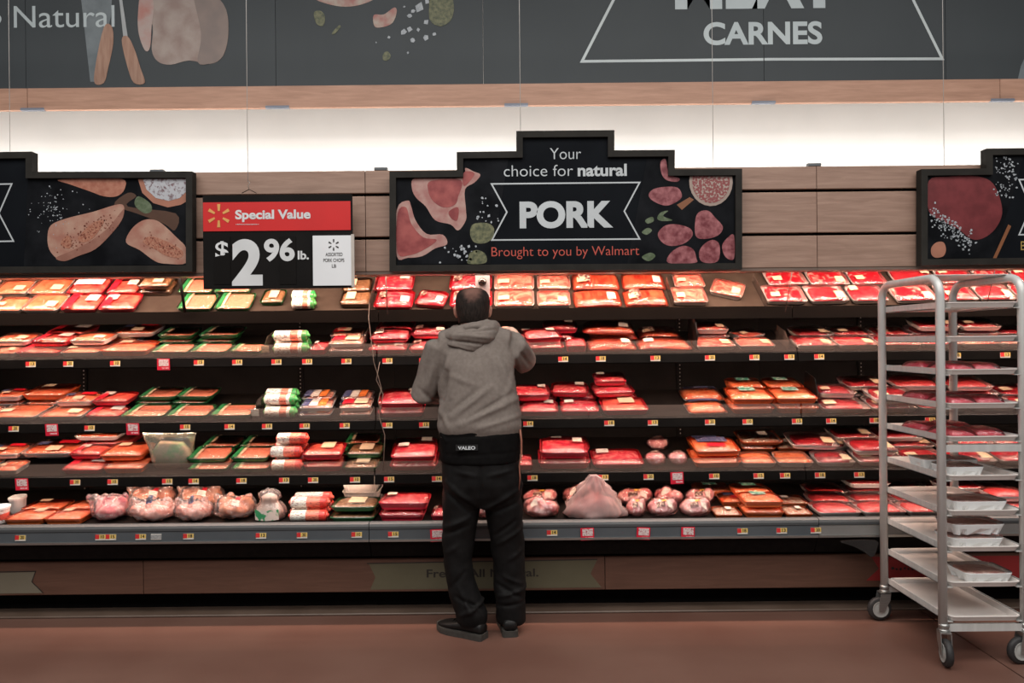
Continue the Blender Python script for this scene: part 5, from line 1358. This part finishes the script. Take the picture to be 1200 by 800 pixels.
notched('ntr')
DESC['ntr'] = ('white notched tray of cutlets', 'meat pack')
def on_pan(kind, pi, x, y, dz, sx, sy, turn, label):
    o = instance(kind, (x, y, TZ[pi] - 0.006 + 0.003 + dz), (0, 0, R(turn)), (sx, sy, 1.7 if kind == 'flt' else 1.3))
    tag(o, label, 'meat pack', 'packs on the rack')
    return o
for pi, nm_ in ((2, 'third'), (3, 'fourth'), (4, 'fifth')):
    for j, (dx, dy, tn, wh) in enumerate(((-0.07, -0.14, 4, 'front left'), (0.075, -0.13, -3, 'front right'), (-0.07, 0.10, 2, 'back left'), (0.075, 0.12, 3, 'back right'))):
        if pi == 2 and j == 1: dx = 0.06
        on_pan('flt', pi, pcx + dx, pcy + dy, 0, 0.62, 1.15, tn, 'flat film-wrapped red meat pack, %s of the %s rack pan' % (wh, nm_))
on_pan('ntr', 5, pcx - 0.055, pcy - 0.155, 0, 0.9, 1.0, 0, 'white notched tray of cutlets, front left of the sixth rack pan')
on_pan('ntr', 5, pcx + 0.070, pcy + 0.055, 0, 0.80, 0.88, 90, 'white notched tray of cutlets, right side of the sixth rack pan')
on_pan('ntr', 5, pcx - 0.070, pcy + 0.06, 0, 0.80, 0.88, 90, 'white notched tray of cutlets, left side of the sixth rack pan')
on_pan('ntr', 6, pcx + 0.015, pcy - 0.150, 0, 1.28, 1.1, 0, 'white notched tray of cutlets, front of the seventh rack pan')
on_pan('ntr', 7, pcx - 0.010, pcy - 0.165, 0, 1.25, 1.1, 0, 'lower white notched tray of cutlets on the eighth rack pan')
on_pan('ntr', 7, pcx - 0.006, pcy - 0.165, 0.063, 1.25, 1.1, 1, 'upper white notched tray of cutlets on the eighth rack pan')
on_pan('ntr', 8, pcx + 0.040, pcy - 0.160, 0, 1.12, 1.2, 0, 'white notched tray of cutlets, front of the ninth rack pan')
# ================================================================== THE MAN AT THE CASE
def ering(cx, cy, z, rx, ry, n=28, e=2.3, twist=0.0):
    out = []
    for k in range(n):
        x, y = sup(2 * rx, 2 * ry, k * math.tau / n, e)
        out.append((cx + x * math.cos(twist) - y * math.sin(twist), cy + x * math.sin(twist) + y * math.cos(twist), z))
    return out
def pring(pl, pr, py, cy, ry, D, pad=0.0, e=2.3):
    """ring between photo columns pl..pr on photo row py; body centre depth cy"""
    a, b = P(pl, py, D), P(pr, py, D)
    return ering((a.x + b.x) / 2, cy, (a.z + b.z) / 2, (b.x - a.x) / 2 - pad, ry - pad, 28, e)
DM = 3.80                       # depth of the man's middle
man = empty('person', (P(560, 742, DM).x, DM, 0), label='man in grey hoodie and black trousers reaching into the meat case, seen from behind', cat='person')
SKIN = mat('skin', (0.46, 0.21, 0.15), (0.52, 0.26, 0.19), 30, 0.5, sss=0.1)
HOOD = mat('grey_fleece', (0.175, 0.146, 0.128), (0.205, 0.172, 0.151), 60, 0.9, bump=0.2, bsc=400, spec=0.2)
TROU = mat('black_twill', (0.0068, 0.0063, 0.0063), (0.0098, 0.009, 0.009), 30, 0.65, bump=0.15, bsc=500, spec=0.12)
BELTM = mat('black_elastic_belt', (0.0060, 0.0056, 0.0056), (0.008, 0.0075, 0.0075), 40, 0.8, spec=0.05)
SHOEM = mat('black_leather', (0.005, 0.0045, 0.0045), (0.009, 0.008, 0.0075), 40, 0.5, bump=0.2, spec=0.3)
SOLEM = mat('grey_brown_sole', (0.032, 0.029, 0.025), (0.045, 0.041, 0.035), 40, 0.7)

def torso_rings(pad):
    T = [  # left px, right px, row, centre depth, half depth
        (514, 609, 520, 3.800, 0.150), (513, 611, 503, 3.800, 0.158), (511.5, 611.5, 488, 3.803, 0.160), (513, 608.5, 470, 3.808, 0.152), (514, 606, 448, 3.818, 0.146),
        (514, 604, 428, 3.832, 0.142), (514, 602, 412, 3.848, 0.134), (517, 600, 402, 3.860, 0.122), (527, 592, 393, 3.872, 0.100), (539, 577, 386, 3.885, 0.075)]
    return [pring(l, r, y, cy, ry, cy - ry * 0.5, pad) for l, r, y, cy, ry in T]
LSH, LEL, LWR, LHD = P(517, 407, 3.85), P(497.5, 459, 3.87), P(520, 463, 4.16), P(528, 459, 4.25)
RSH, REL, RWR, RHD = P(597, 405, 3.86), P(612.5, 420, 3.98), P(596, 390, 4.22), P(592, 384, 4.32)
def mid(a, b, t): return a.lerp(b, t)
def arm(mb, S, E, W, k):
    c = mid(E, W, 0.06)
    mb.tube([S + (S - E) * 0.12, S, mid(S, E, 0.35), mid(S, E, 0.72), E + (E - mid(S, W, 0.5)) * 0.10, mid(E, W, 0.25), mid(E, W, 0.6), W],
            [0.052 * k, 0.088 * k, 0.080 * k, 0.071 * k, 0.066 * k, 0.063 * k, 0.055 * k, 0.044 * k], 18)

# ---- body: one continuous figure (head, neck, trunk, arms, hands with fingers, legs)
HC = P(554, 360, 3.945)         # head centre
bod = MB()
rg = torso_rings(0.034)
bod.rings(rg)
neckb = P(556, 388, 3.90)
bod.tube([neckb + Vector((0, 0.0, -0.06)), neckb + Vector((0, 0.010, 0.0)), HC + Vector((0, 0.005, -0.05))], [0.075, 0.062, 0.060], 18)
def head_rings(off=0.0, n=28):
    H = [(-0.125, 0.030, 0.030, 0.050), (-0.115, 0.046, 0.055, 0.040), (-0.095, 0.058, 0.075, 0.022), (-0.065, 0.066, 0.090, 0.006), (-0.030, 0.072, 0.097, 0.000), (0.005, 0.0765, 0.100, -0.002),
         (0.040, 0.0785, 0.100, -0.003), (0.068, 0.074, 0.094, -0.003), (0.090, 0.061, 0.078, -0.002), (0.105, 0.040, 0.052, 0.0), (0.112, 0.014, 0.018, 0.0)]
    return [ering(HC.x, HC.y + cy, HC.z - 0.008 + z, rx * 1.07 + off, ry + off, n, 2.15) for z, rx, ry, cy in H]
bod.rings(head_rings())
bod.tube([HC + Vector((0, 0.092, 0.010)), HC + Vector((0, 0.108, -0.015)), HC + Vector((0, 0.118, -0.035)), HC + Vector((0, 0.098, -0.046))], [0.008, 0.012, 0.016, 0.012], 10)   # nose
bod.tube([HC + Vector((-0.024, 0.090, -0.070)), HC + Vector((0, 0.098, -0.069)), HC + Vector((0.024, 0.090, -0.070))], [0.006, 0.009, 0.006], 8)   # lips
bod.tube([HC + Vector((-0.045, 0.078, 0.018)), HC + Vector((0, 0.096, 0.022)), HC + Vector((0.045, 0.078, 0.018))], [0.010, 0.010, 0.010], 8)     # brow
for s in (-1, 1):                # ears
    e0 = HC + Vector((s * 0.083, 0.008, -0.020))
    bod.tube([e0 + Vector((s * 0.002, 0.004, -0.034)), e0 + Vector((s * 0.008, -0.006, -0.014)), e0 + Vector((s * 0.011, -0.010, 0.012)), e0 + Vector((s * 0.006, 0.004, 0.028))], [0.007, 0.011, 0.012, 0.008], 10, ell=(0.8, 1.3))
for S, E, W, Hn, sgn in ((LSH, LEL, LWR, LHD, -1), (RSH, REL, RWR, RHD, 1)):
    bod.tube([S, mid(S, E, 0.4), E, mid(E, W, 0.3), W], [0.060, 0.050, 0.040, 0.041, 0.028], 14)
    ax = (Hn - W).normalized()
    side = ax.cross(Vector((0, 0, 1))).normalized()
    nrm = side.cross(ax).normalized()
    palm = W + ax * 0.055
    bod.tube([W - ax * 0.01, W + ax * 0.025, palm, W + ax * 0.092], [0.026, 0.034, 0.040, 0.036], 12, ell=[(1, 0.9), (1.05, 0.55), (1.1, 0.42), (1.05, 0.40)])
    for k, ln in enumerate((0.068, 0.078, 0.073, 0.058)):
        b0 = W + ax * 0.088 + side * (0.0285 - 0.019 * k)
        q1 = b0 + ax * ln * 0.45 - nrm * 0.006
        q2 = b0 + ax * ln * 0.78 - nrm * 0.022
        q3 = b0 + ax * ln * 0.95 - nrm * 0.040
        bod.tube([b0 - ax * 0.02, b0, q1, q2, q3], [0.0095, 0.0095, 0.0088, 0.008, 0.0065], 8)
    tb0 = W + ax * 0.035 + side * (0.032 * -sgn)
    bod.tube([W + ax * 0.03 + side * (0.015 * -sgn), tb0, tb0 + ax * 0.03 + side * (0.018 * -sgn) - nrm * 0.008, tb0 + ax * 0.058 + side * (0.020 * -sgn) - nrm * 0.022], [0.014, 0.0125, 0.0105, 0.008], 8)
# legs of the body
HIPL, KNL, ANL = P(540, 575, 3.80), P(537, 662, 3.80), P(550, 722, 3.785)
HIPR, KNR, ANR = P(588, 575, 3.82), P(595, 662, 3.85), P(597, 720, 3.84)
for Hq, K, A in ((HIPL, KNL, ANL), (HIPR, KNR, ANR)):
    bod.tube([Hq + Vector((0, 0, 0.16)), Hq, mid(Hq, K, 0.5), K, mid(K, A, 0.4), A], [0.085, 0.082, 0.070, 0.055, 0.052, 0.036], 14)
body_me = remeshed('body', bod, 0.0055, 3, 0.5)
body_me.materials.append(SKIN)
off = man.location
def put(me, name, parent=man):
    for v in me.vertices: v.co -= off
    return mobj(name, me, parent)
body = put(body_me, 'body')
for s in (-1, 1):                # eyes
    c = HC + Vector((s * 0.031, 0.086, -0.004))
    rgs = [[(c.x + 0.011 * math.sin(t) * math.cos(k * math.tau / 12), c.y + 0.011 * math.cos(t), c.z + 0.011 * math.sin(t) * math.sin(k * math.tau / 12)) for k in range(12)] for t in (0.05, 0.5, 1.0, 1.57, 2.1, 2.6, 3.09)]
    MB().rings(rgs).build('eye', mat('eye_white', (0.75, 0.72, 0.68), None, 20, 0.2), man)

# ---- folds: displacement of cloth along lines given in the photo
def fold(me, lines, D, back_only=True, world_off=None):
    segs = []
    for (x0, y0, x1, y1, w, amp) in lines:
        a, b = P(x0, y0, D), P(x1, y1, D)
        segs.append((Vector((a.x, a.z)), Vector((b.x, b.z)), w / FPX * D, amp))
    nv = [v.normal.copy() for v in me.vertices]
    for v, n in zip(me.vertices, nv):
        if back_only and n.y > 0.35: continue
        p = Vector((v.co.x, v.co.z)); dsp = 0.0
        for a, b, w, amp in segs:
            ab = b - a
            t = max(0.0, min(1.0, (p - a).dot(ab) / ab.length_squared))
            d = (p - a - ab * t).length
            if d < 3 * w:
                tap = 0.35 + 0.65 * math.sin(math.pi * min(max(t, 0.06), 0.94))
                dsp += 1.5 * amp * tap * math.exp(-(d / w) ** 2)
        v.co += n * dsp
def wobble(me, amp, sc, seed=0):
    nv = [v.normal.copy() for v in me.vertices]
    for v, n in zip(me.vertices, nv):
        v.co += n * amp * nz(v.co.x, v.co.y, v.co.z * 0.8 + seed, sc)

# ---- hoodie
hd = MB()
hd.rings(torso_rings(0.0))
arm(hd, LSH, LEL, LWR, 1.0)
arm(hd, RSH, REL, RWR, 1.02)
# soft upper back joining the shoulders
hd.tube([mid(LSH, RSH, 0.0), mid(LSH, RSH, 0.5) + Vector((0, 0.0, 0.028)), mid(LSH, RSH, 1.0)], [0.085, 0.105, 0.085], 18)
hem = [pring(515, 609, 512, 3.80, 0.150, 3.74), pring(511.5, 612, 503, 3.80, 0.165, 3.74), pring(511, 612.5, 497, 3.80, 0.166, 3.74), pring(513, 610.5, 490, 3.80, 0.158, 3.74)]
hd.rings(hem)
hood_me = remeshed('hoodie', hd, 0.0085, 6, 0.5)
fold(hood_me, [(523, 436, 516, 468, 3.2, -0.020), (519, 436, 512, 470, 3.0, 0.010), (531, 488, 576, 452, 3.2, 0.009), (528, 482, 560, 456, 2.6, -0.007), (540, 496, 604, 468, 3.2, 0.009), (548, 490, 600, 460, 2.4, -0.006),
               (528, 440, 556, 450, 3, 0.005), (585, 420, 604, 470, 3, 0.006), (604, 432, 607, 462, 2.4, -0.008), (516, 496, 528, 470, 2.4, -0.006), (520, 420, 513, 445, 3, -0.008), (526, 415, 520, 440, 3, 0.007),
               (560, 500, 612, 486, 2.4, 0.006), (500, 425, 492, 452, 2.6, -0.006), (505, 430, 498, 460, 2.4, 0.006), (488, 456, 512, 478, 2.4, -0.007), (607, 408, 622, 430, 2.6, -0.007), (603, 412, 612, 438, 2.4, 0.006), (614, 402, 627, 420, 2.2, 0.005),
               (600, 440, 590, 476, 3, 0.005), (514, 478, 526, 500, 2.6, 0.006), (545, 418, 540, 446, 4, 0.004), (572, 420, 580, 450, 4, -0.004)], 3.72)
wobble(hood_me, 0.006, 13, 2)
hood_me.materials.append(HOOD)
hoodie = put(hood_me, 'hoodie')
# hood lying on the back
hb = MB()
hp = [P(532, 391, 3.98), P(521, 395, 3.93), P(522, 398, 3.85), P(536, 400, 3.765), P(553, 400, 3.735), P(568, 394, 3.75), P(577, 386, 3.80), P(580, 383, 3.88), P(576, 382, 3.97)]
hb.tube(hp, [0.026, 0.042, 0.053, 0.055, 0.055, 0.052, 0.046, 0.040, 0.030], 14, ell=[(0.72, 1.0)] * 9)
hp2 = [P(536, 384, 3.985), P(531, 389, 3.92), P(537, 390, 3.85), P(549, 388, 3.80), P(561, 384, 3.80), P(571, 380, 3.84), P(573, 380, 3.92), P(570, 381, 3.98)]
hb.tube(hp2, [0.022, 0.032, 0.036, 0.036, 0.034, 0.030, 0.026, 0.022], 12, ell=[(0.8, 1.0)] * 8)
hood2 = remeshed('hood', hb, 0.007, 5, 0.5)
fold(hood2, [(514, 401, 560, 411, 1.6, 0.008), (522, 398, 570, 404, 1.6, -0.010), (528, 392, 578, 396, 1.8, 0.007), (535, 388, 582, 386, 1.5, -0.008), (520, 404, 545, 409, 1.5, -0.006), (545, 383, 572, 380, 1.4, 0.005)], 3.76)
wobble(hood2, 0.004, 22, 5)
hood2.materials.append(HOOD)
put(hood2, 'hood', hoodie) if False else put(hood2, 'hood')

# ---- back-support belt
bt = MB()
bt.rings([pring(516.5, 608.5, 543, 3.80, 0.150, 3.73), pring(514.5, 609.5, 540.5, 3.80, 0.156, 3.73), pring(513.5, 610, 525, 3.80, 0.160, 3.73), pring(513, 610, 508, 3.80, 0.162, 3.73), pring(514, 609, 501, 3.80, 0.160, 3.73)])
belt_me = remeshed('belt', bt, 0.008, 3, 0.5)
fold(belt_me, [(515, 514, 606, 506, 1.6, -0.004), (516, 534, 608, 531, 1.2, -0.003), (514, 507, 522, 518, 2.0, 0.006), (572, 516, 578, 536, 4, -0.003)], 3.66)
belt_me.materials.append(BELTM)
belt = put(belt_me, 'belt')
a, b = P(534, 528, 3.632), P(560, 521, 3.632)
pt = MB().box(a.x, b.x, 3.634, 3.642, a.z, b.z).build('patch', mat('black_patch', (0.006, 0.006, 0.006), None, 20, 0.6), man)
text_mesh('VALEO', P(536.5, 526, 3.632).x, P(557, 526, 3.632).x, P(547, 526.6, 3.632).z, 4.0 / FPX * 3.632, 3.6335, WHITE, 'lettering', man, 0.03)

# ---- trousers
tr = MB()
def leg(rows):
    return [pring(l, r, y, cy, ry, cy - ry * 0.6, 0, 2.2) for l, r, y, cy, ry in rows]
tr.rings([pring(516, 609, 538, 3.80, 0.146, 3.72), pring(516, 611, 552, 3.80, 0.152, 3.72), pring(516.5, 612, 568, 3.80, 0.152, 3.72), pring(518, 611, 582, 3.805, 0.140, 3.72), pring(524, 606, 594, 3.81, 0.110, 3.73)])
tr.rings(leg([(518, 562, 560, 3.800, 0.120), (517, 563, 590, 3.800, 0.115), (517, 560, 612, 3.800, 0.105), (517.5, 555, 635, 3.798, 0.095), (518.5, 553, 660, 3.797, 0.088), (522, 555, 680, 3.792, 0.084), (525, 562, 698, 3.788, 0.080), (529, 568, 712, 3.784, 0.082), (533, 571, 722, 3.782, 0.082), (534, 571, 730, 3.784, 0.078), (536, 570, 733, 3.784, 0.074)]))
tr.rings(leg([(566, 611, 560, 3.815, 0.120), (566, 612, 590, 3.818, 0.115), (570, 613, 612, 3.826, 0.105), (574, 614.5, 635, 3.838, 0.096), (577, 615.5, 660, 3.845, 0.089), (578, 616, 680, 3.845, 0.086), (579, 616, 698, 3.842, 0.087), (580, 616, 712, 3.842, 0.084), (581, 616, 722, 3.842, 0.082), (581, 616, 728, 3.844, 0.078), (583, 615, 731, 3.844, 0.074)]))
tro_me = remeshed('trousers', tr, 0.0085, 4, 0.5)
fold(tro_me, [(524, 565, 556, 590, 2.6, 0.009), (522, 575, 550, 600, 2.4, -0.008), (560, 600, 612, 572, 2.6, 0.009), (572, 604, 612, 588, 2.4, -0.008), (519, 620, 550, 606, 2.6, 0.009), (519, 628, 548, 616, 2.2, -0.008),
              (584, 640, 612, 622, 2.4, 0.008), (580, 630, 604, 612, 2.2, -0.007), (538, 690, 552, 720, 2.2, 0.010), (534, 700, 566, 716, 2.2, -0.010), (540, 722, 568, 708, 2.0, 0.010), (528, 690, 544, 672, 2.4, -0.006),
              (582, 690, 612, 706, 2.2, -0.009), (584, 704, 615, 696, 2.0, 0.010), (582, 716, 614, 712, 1.8, -0.007), (590, 680, 612, 690, 2.2, 0.007), (522, 650, 536, 640, 2.6, 0.005), (596, 660, 612, 650, 2.6, 0.005), (563, 545, 563, 592, 2.0, -0.008),
              (535, 552, 560, 556, 2.2, 0.005), (572, 556, 602, 550, 2.2, 0.005)], 3.70)
wobble(tro_me, 0.007, 14, 8)
tro_me.materials.append(TROU)
put(tro_me, 'trousers')
# strap at the right hip
sp_ = [P(609.5, 503, 3.735), P(611, 516, 3.725), P(611, 532, 3.725), P(608.5, 545, 3.715), P(609.5, 560, 3.72), P(608, 574, 3.725)]
MB().tube(sp_, [0.008, 0.009, 0.008, 0.006, 0.006, 0.004], 8, ell=(0.6, 1.0)).build('hip_strap', mat('reddish_brown_strap', (0.26, 0.085, 0.055), (0.36, 0.14, 0.09), 30, 0.5), man)

# ---- shoes
def shoe(px, py, D, ang, L):
    heel = P(px, py, D); heel.z = 0
    ca, sa = math.cos(ang), math.sin(ang)
    def tf(p): return (heel.x + p[0] * ca - p[1] * sa, heel.y + p[0] * sa + p[1] * ca, p[2])
    st = [(-0.012, 0.030, 0.030, 0.075), (0.0, 0.035, 0.028, 0.085), (0.05, 0.038, 0.026, 0.090), (0.10, 0.040, 0.026, 0.086), (0.15, 0.048, 0.028, 0.072), (0.20, 0.051, 0.028, 0.062), (0.245, 0.046, 0.028, 0.055), (0.275, 0.034, 0.028, 0.046), (0.292, 0.016, 0.030, 0.038)]
    rgs = []
    for x, hw, z0, z1 in st:
        x *= L / 0.29
        rgs.append([tf((x, hw * math.copysign(abs(math.cos(t)) ** 0.8, math.cos(t)), (z0 + z1) / 2 + (z1 - z0) / 2 * math.copysign(abs(math.sin(t)) ** 0.75, math.sin(t)))) for t in [k * math.tau / 18 for k in range(18)]])
    s = empty('shoe', tuple(Vector((heel.x, heel.y, 0)) - off)); s.parent = man
    MB().rings(rgs).build('upper', SHOEM, s)
    sl = [(-0.018, 0.030), (-0.008, 0.040), (0.05, 0.043), (0.10, 0.044), (0.15, 0.052), (0.20, 0.055), (0.245, 0.050), (0.28, 0.036), (0.300, 0.014)]
    out = [(x * L / 0.29, w) for x, w in sl] + [(x * L / 0.29, -w) for x, w in reversed(sl)]
    v = []
    for z in (0.0005, 0.024, 0.032):
        v += [tf((x, w * (0.97 if z > 0.03 else 1), z + (0.008 if x > 0.26 else 0))) for x, w in out]
    n = len(out)
    f = [(i + k * n, (i + 1) % n + k * n, (i + 1) % n + (k + 1) * n, i + (k + 1) * n) for k in range(2) for i in range(n)] + [tuple(range(n)), tuple(range(2 * n, 3 * n))]
    MB().add(v, f).build('sole', SOLEM, s)
    lc = MB()
    for k in range(4):
        x = (0.115 + k * 0.022) * L / 0.29
        lc.tube([tf((x, -0.022, 0.082 - k * 0.006)), tf((x, 0, 0.094 - k * 0.008)), tf((x, 0.022, 0.082 - k * 0.006))], 0.0025, 6)
    lc.build('laces', BLACKM, s)
shoe(565, 742, 3.735, R(148), 0.27)
shoe(598, 740, 3.765, R(96), 0.28)

# ---- hair: a shell over the back and sides of the head, bald at the crown
rgsk = head_rings(0.0, 48)
hairv, thick = [], []
H_ = MB()
dense = []
rings_ = rgsk
def interp_rings(rs, m):
    out = []
    for i in range(len(rs) - 1):
        for j in range(m):
            t = j / m
            out.append([tuple(Vector(a).lerp(Vector(b), t)) for a, b in zip(rs[i], rs[i + 1])])
    out.append(rs[-1])
    return out
rings_ = interp_rings(rgsk, 4)
v, f, cov, facev = [], [], [], []
n = 48
for r_ in rings_:
    cen = Vector((sum(p[0] for p in r_) / n, sum(p[1] for p in r_) / n, r_[0][2]))
    for p in r_:
        p = Vector(p)
        q = p - HC
        nrm = Vector((q.x / 0.0785 ** 2, q.y / 0.10 ** 2, q.z / 0.115 ** 2)).normalized()
        # bald patch round the crown, tilted to the back
        bc = ((q.x - 0.002) / 0.044) ** 2 + ((q.z - 0.085) / 0.060) ** 2 + ((q.y + 0.03) / 0.17) ** 2
        cvr = max(0.0, min(1.0, (bc - 0.15) / 2.2))
        face = q.y > 0.045 - 0.25 * max(0, -q.z - 0.0) or q.z < -0.085
        cvr += 0.22 * nz(q.x, q.y, q.z, 60)
        facev.append(face)
        cov.append(max(0.0, min(1.0, cvr)))
        v.append(p + nrm * (-0.003 if face else 0.0022 + 0.006 * max(0, min(1, cvr))))
for i in range(len(rings_) - 1):
    for k in range(n):
        a_, b_, c_, d_ = i * n + k, i * n + (k + 1) % n, (i + 1) * n + (k + 1) % n, (i + 1) * n + k
        if not (facev[a_] and facev[b_] and facev[c_] and facev[d_]):
            f.append((a_, b_, c_, d_))
HAIRM = mat('dark_brown_hair', (0.013, 0.0095, 0.008), (0.030, 0.021, 0.017), 120, 0.8, st=(1, 1, 0.25), bump=0.5, bsc=260, spec=0.2)
# hair thins into the scalp: cover is stored per vertex
nt = HAIRM.node_tree
at = nt.nodes.new('ShaderNodeAttribute'); at.attribute_name = 'cover'
mx = nt.nodes.new('ShaderNodeMixRGB'); mx.inputs[1].default_value = (0.20, 0.10, 0.078, 1)
bs = nt.nodes['Principled BSDF']
src = bs.inputs['Base Color'].links[0].from_socket
nt.links.new(src, mx.inputs[2]); nt.links.new(at.outputs['Fac'], mx.inputs[0]); nt.links.new(mx.outputs[0], bs.inputs['Base Color'])
hair = MB().add(v, f, True).build('hair', HAIRM, man)
ca_ = hair.data.attributes.new('cover', 'FLOAT', 'POINT')
ca_.data.foreach_set('value', [min(1.0, max(0.0, c_ * 1.5 + 0.08)) for c_ in cov])
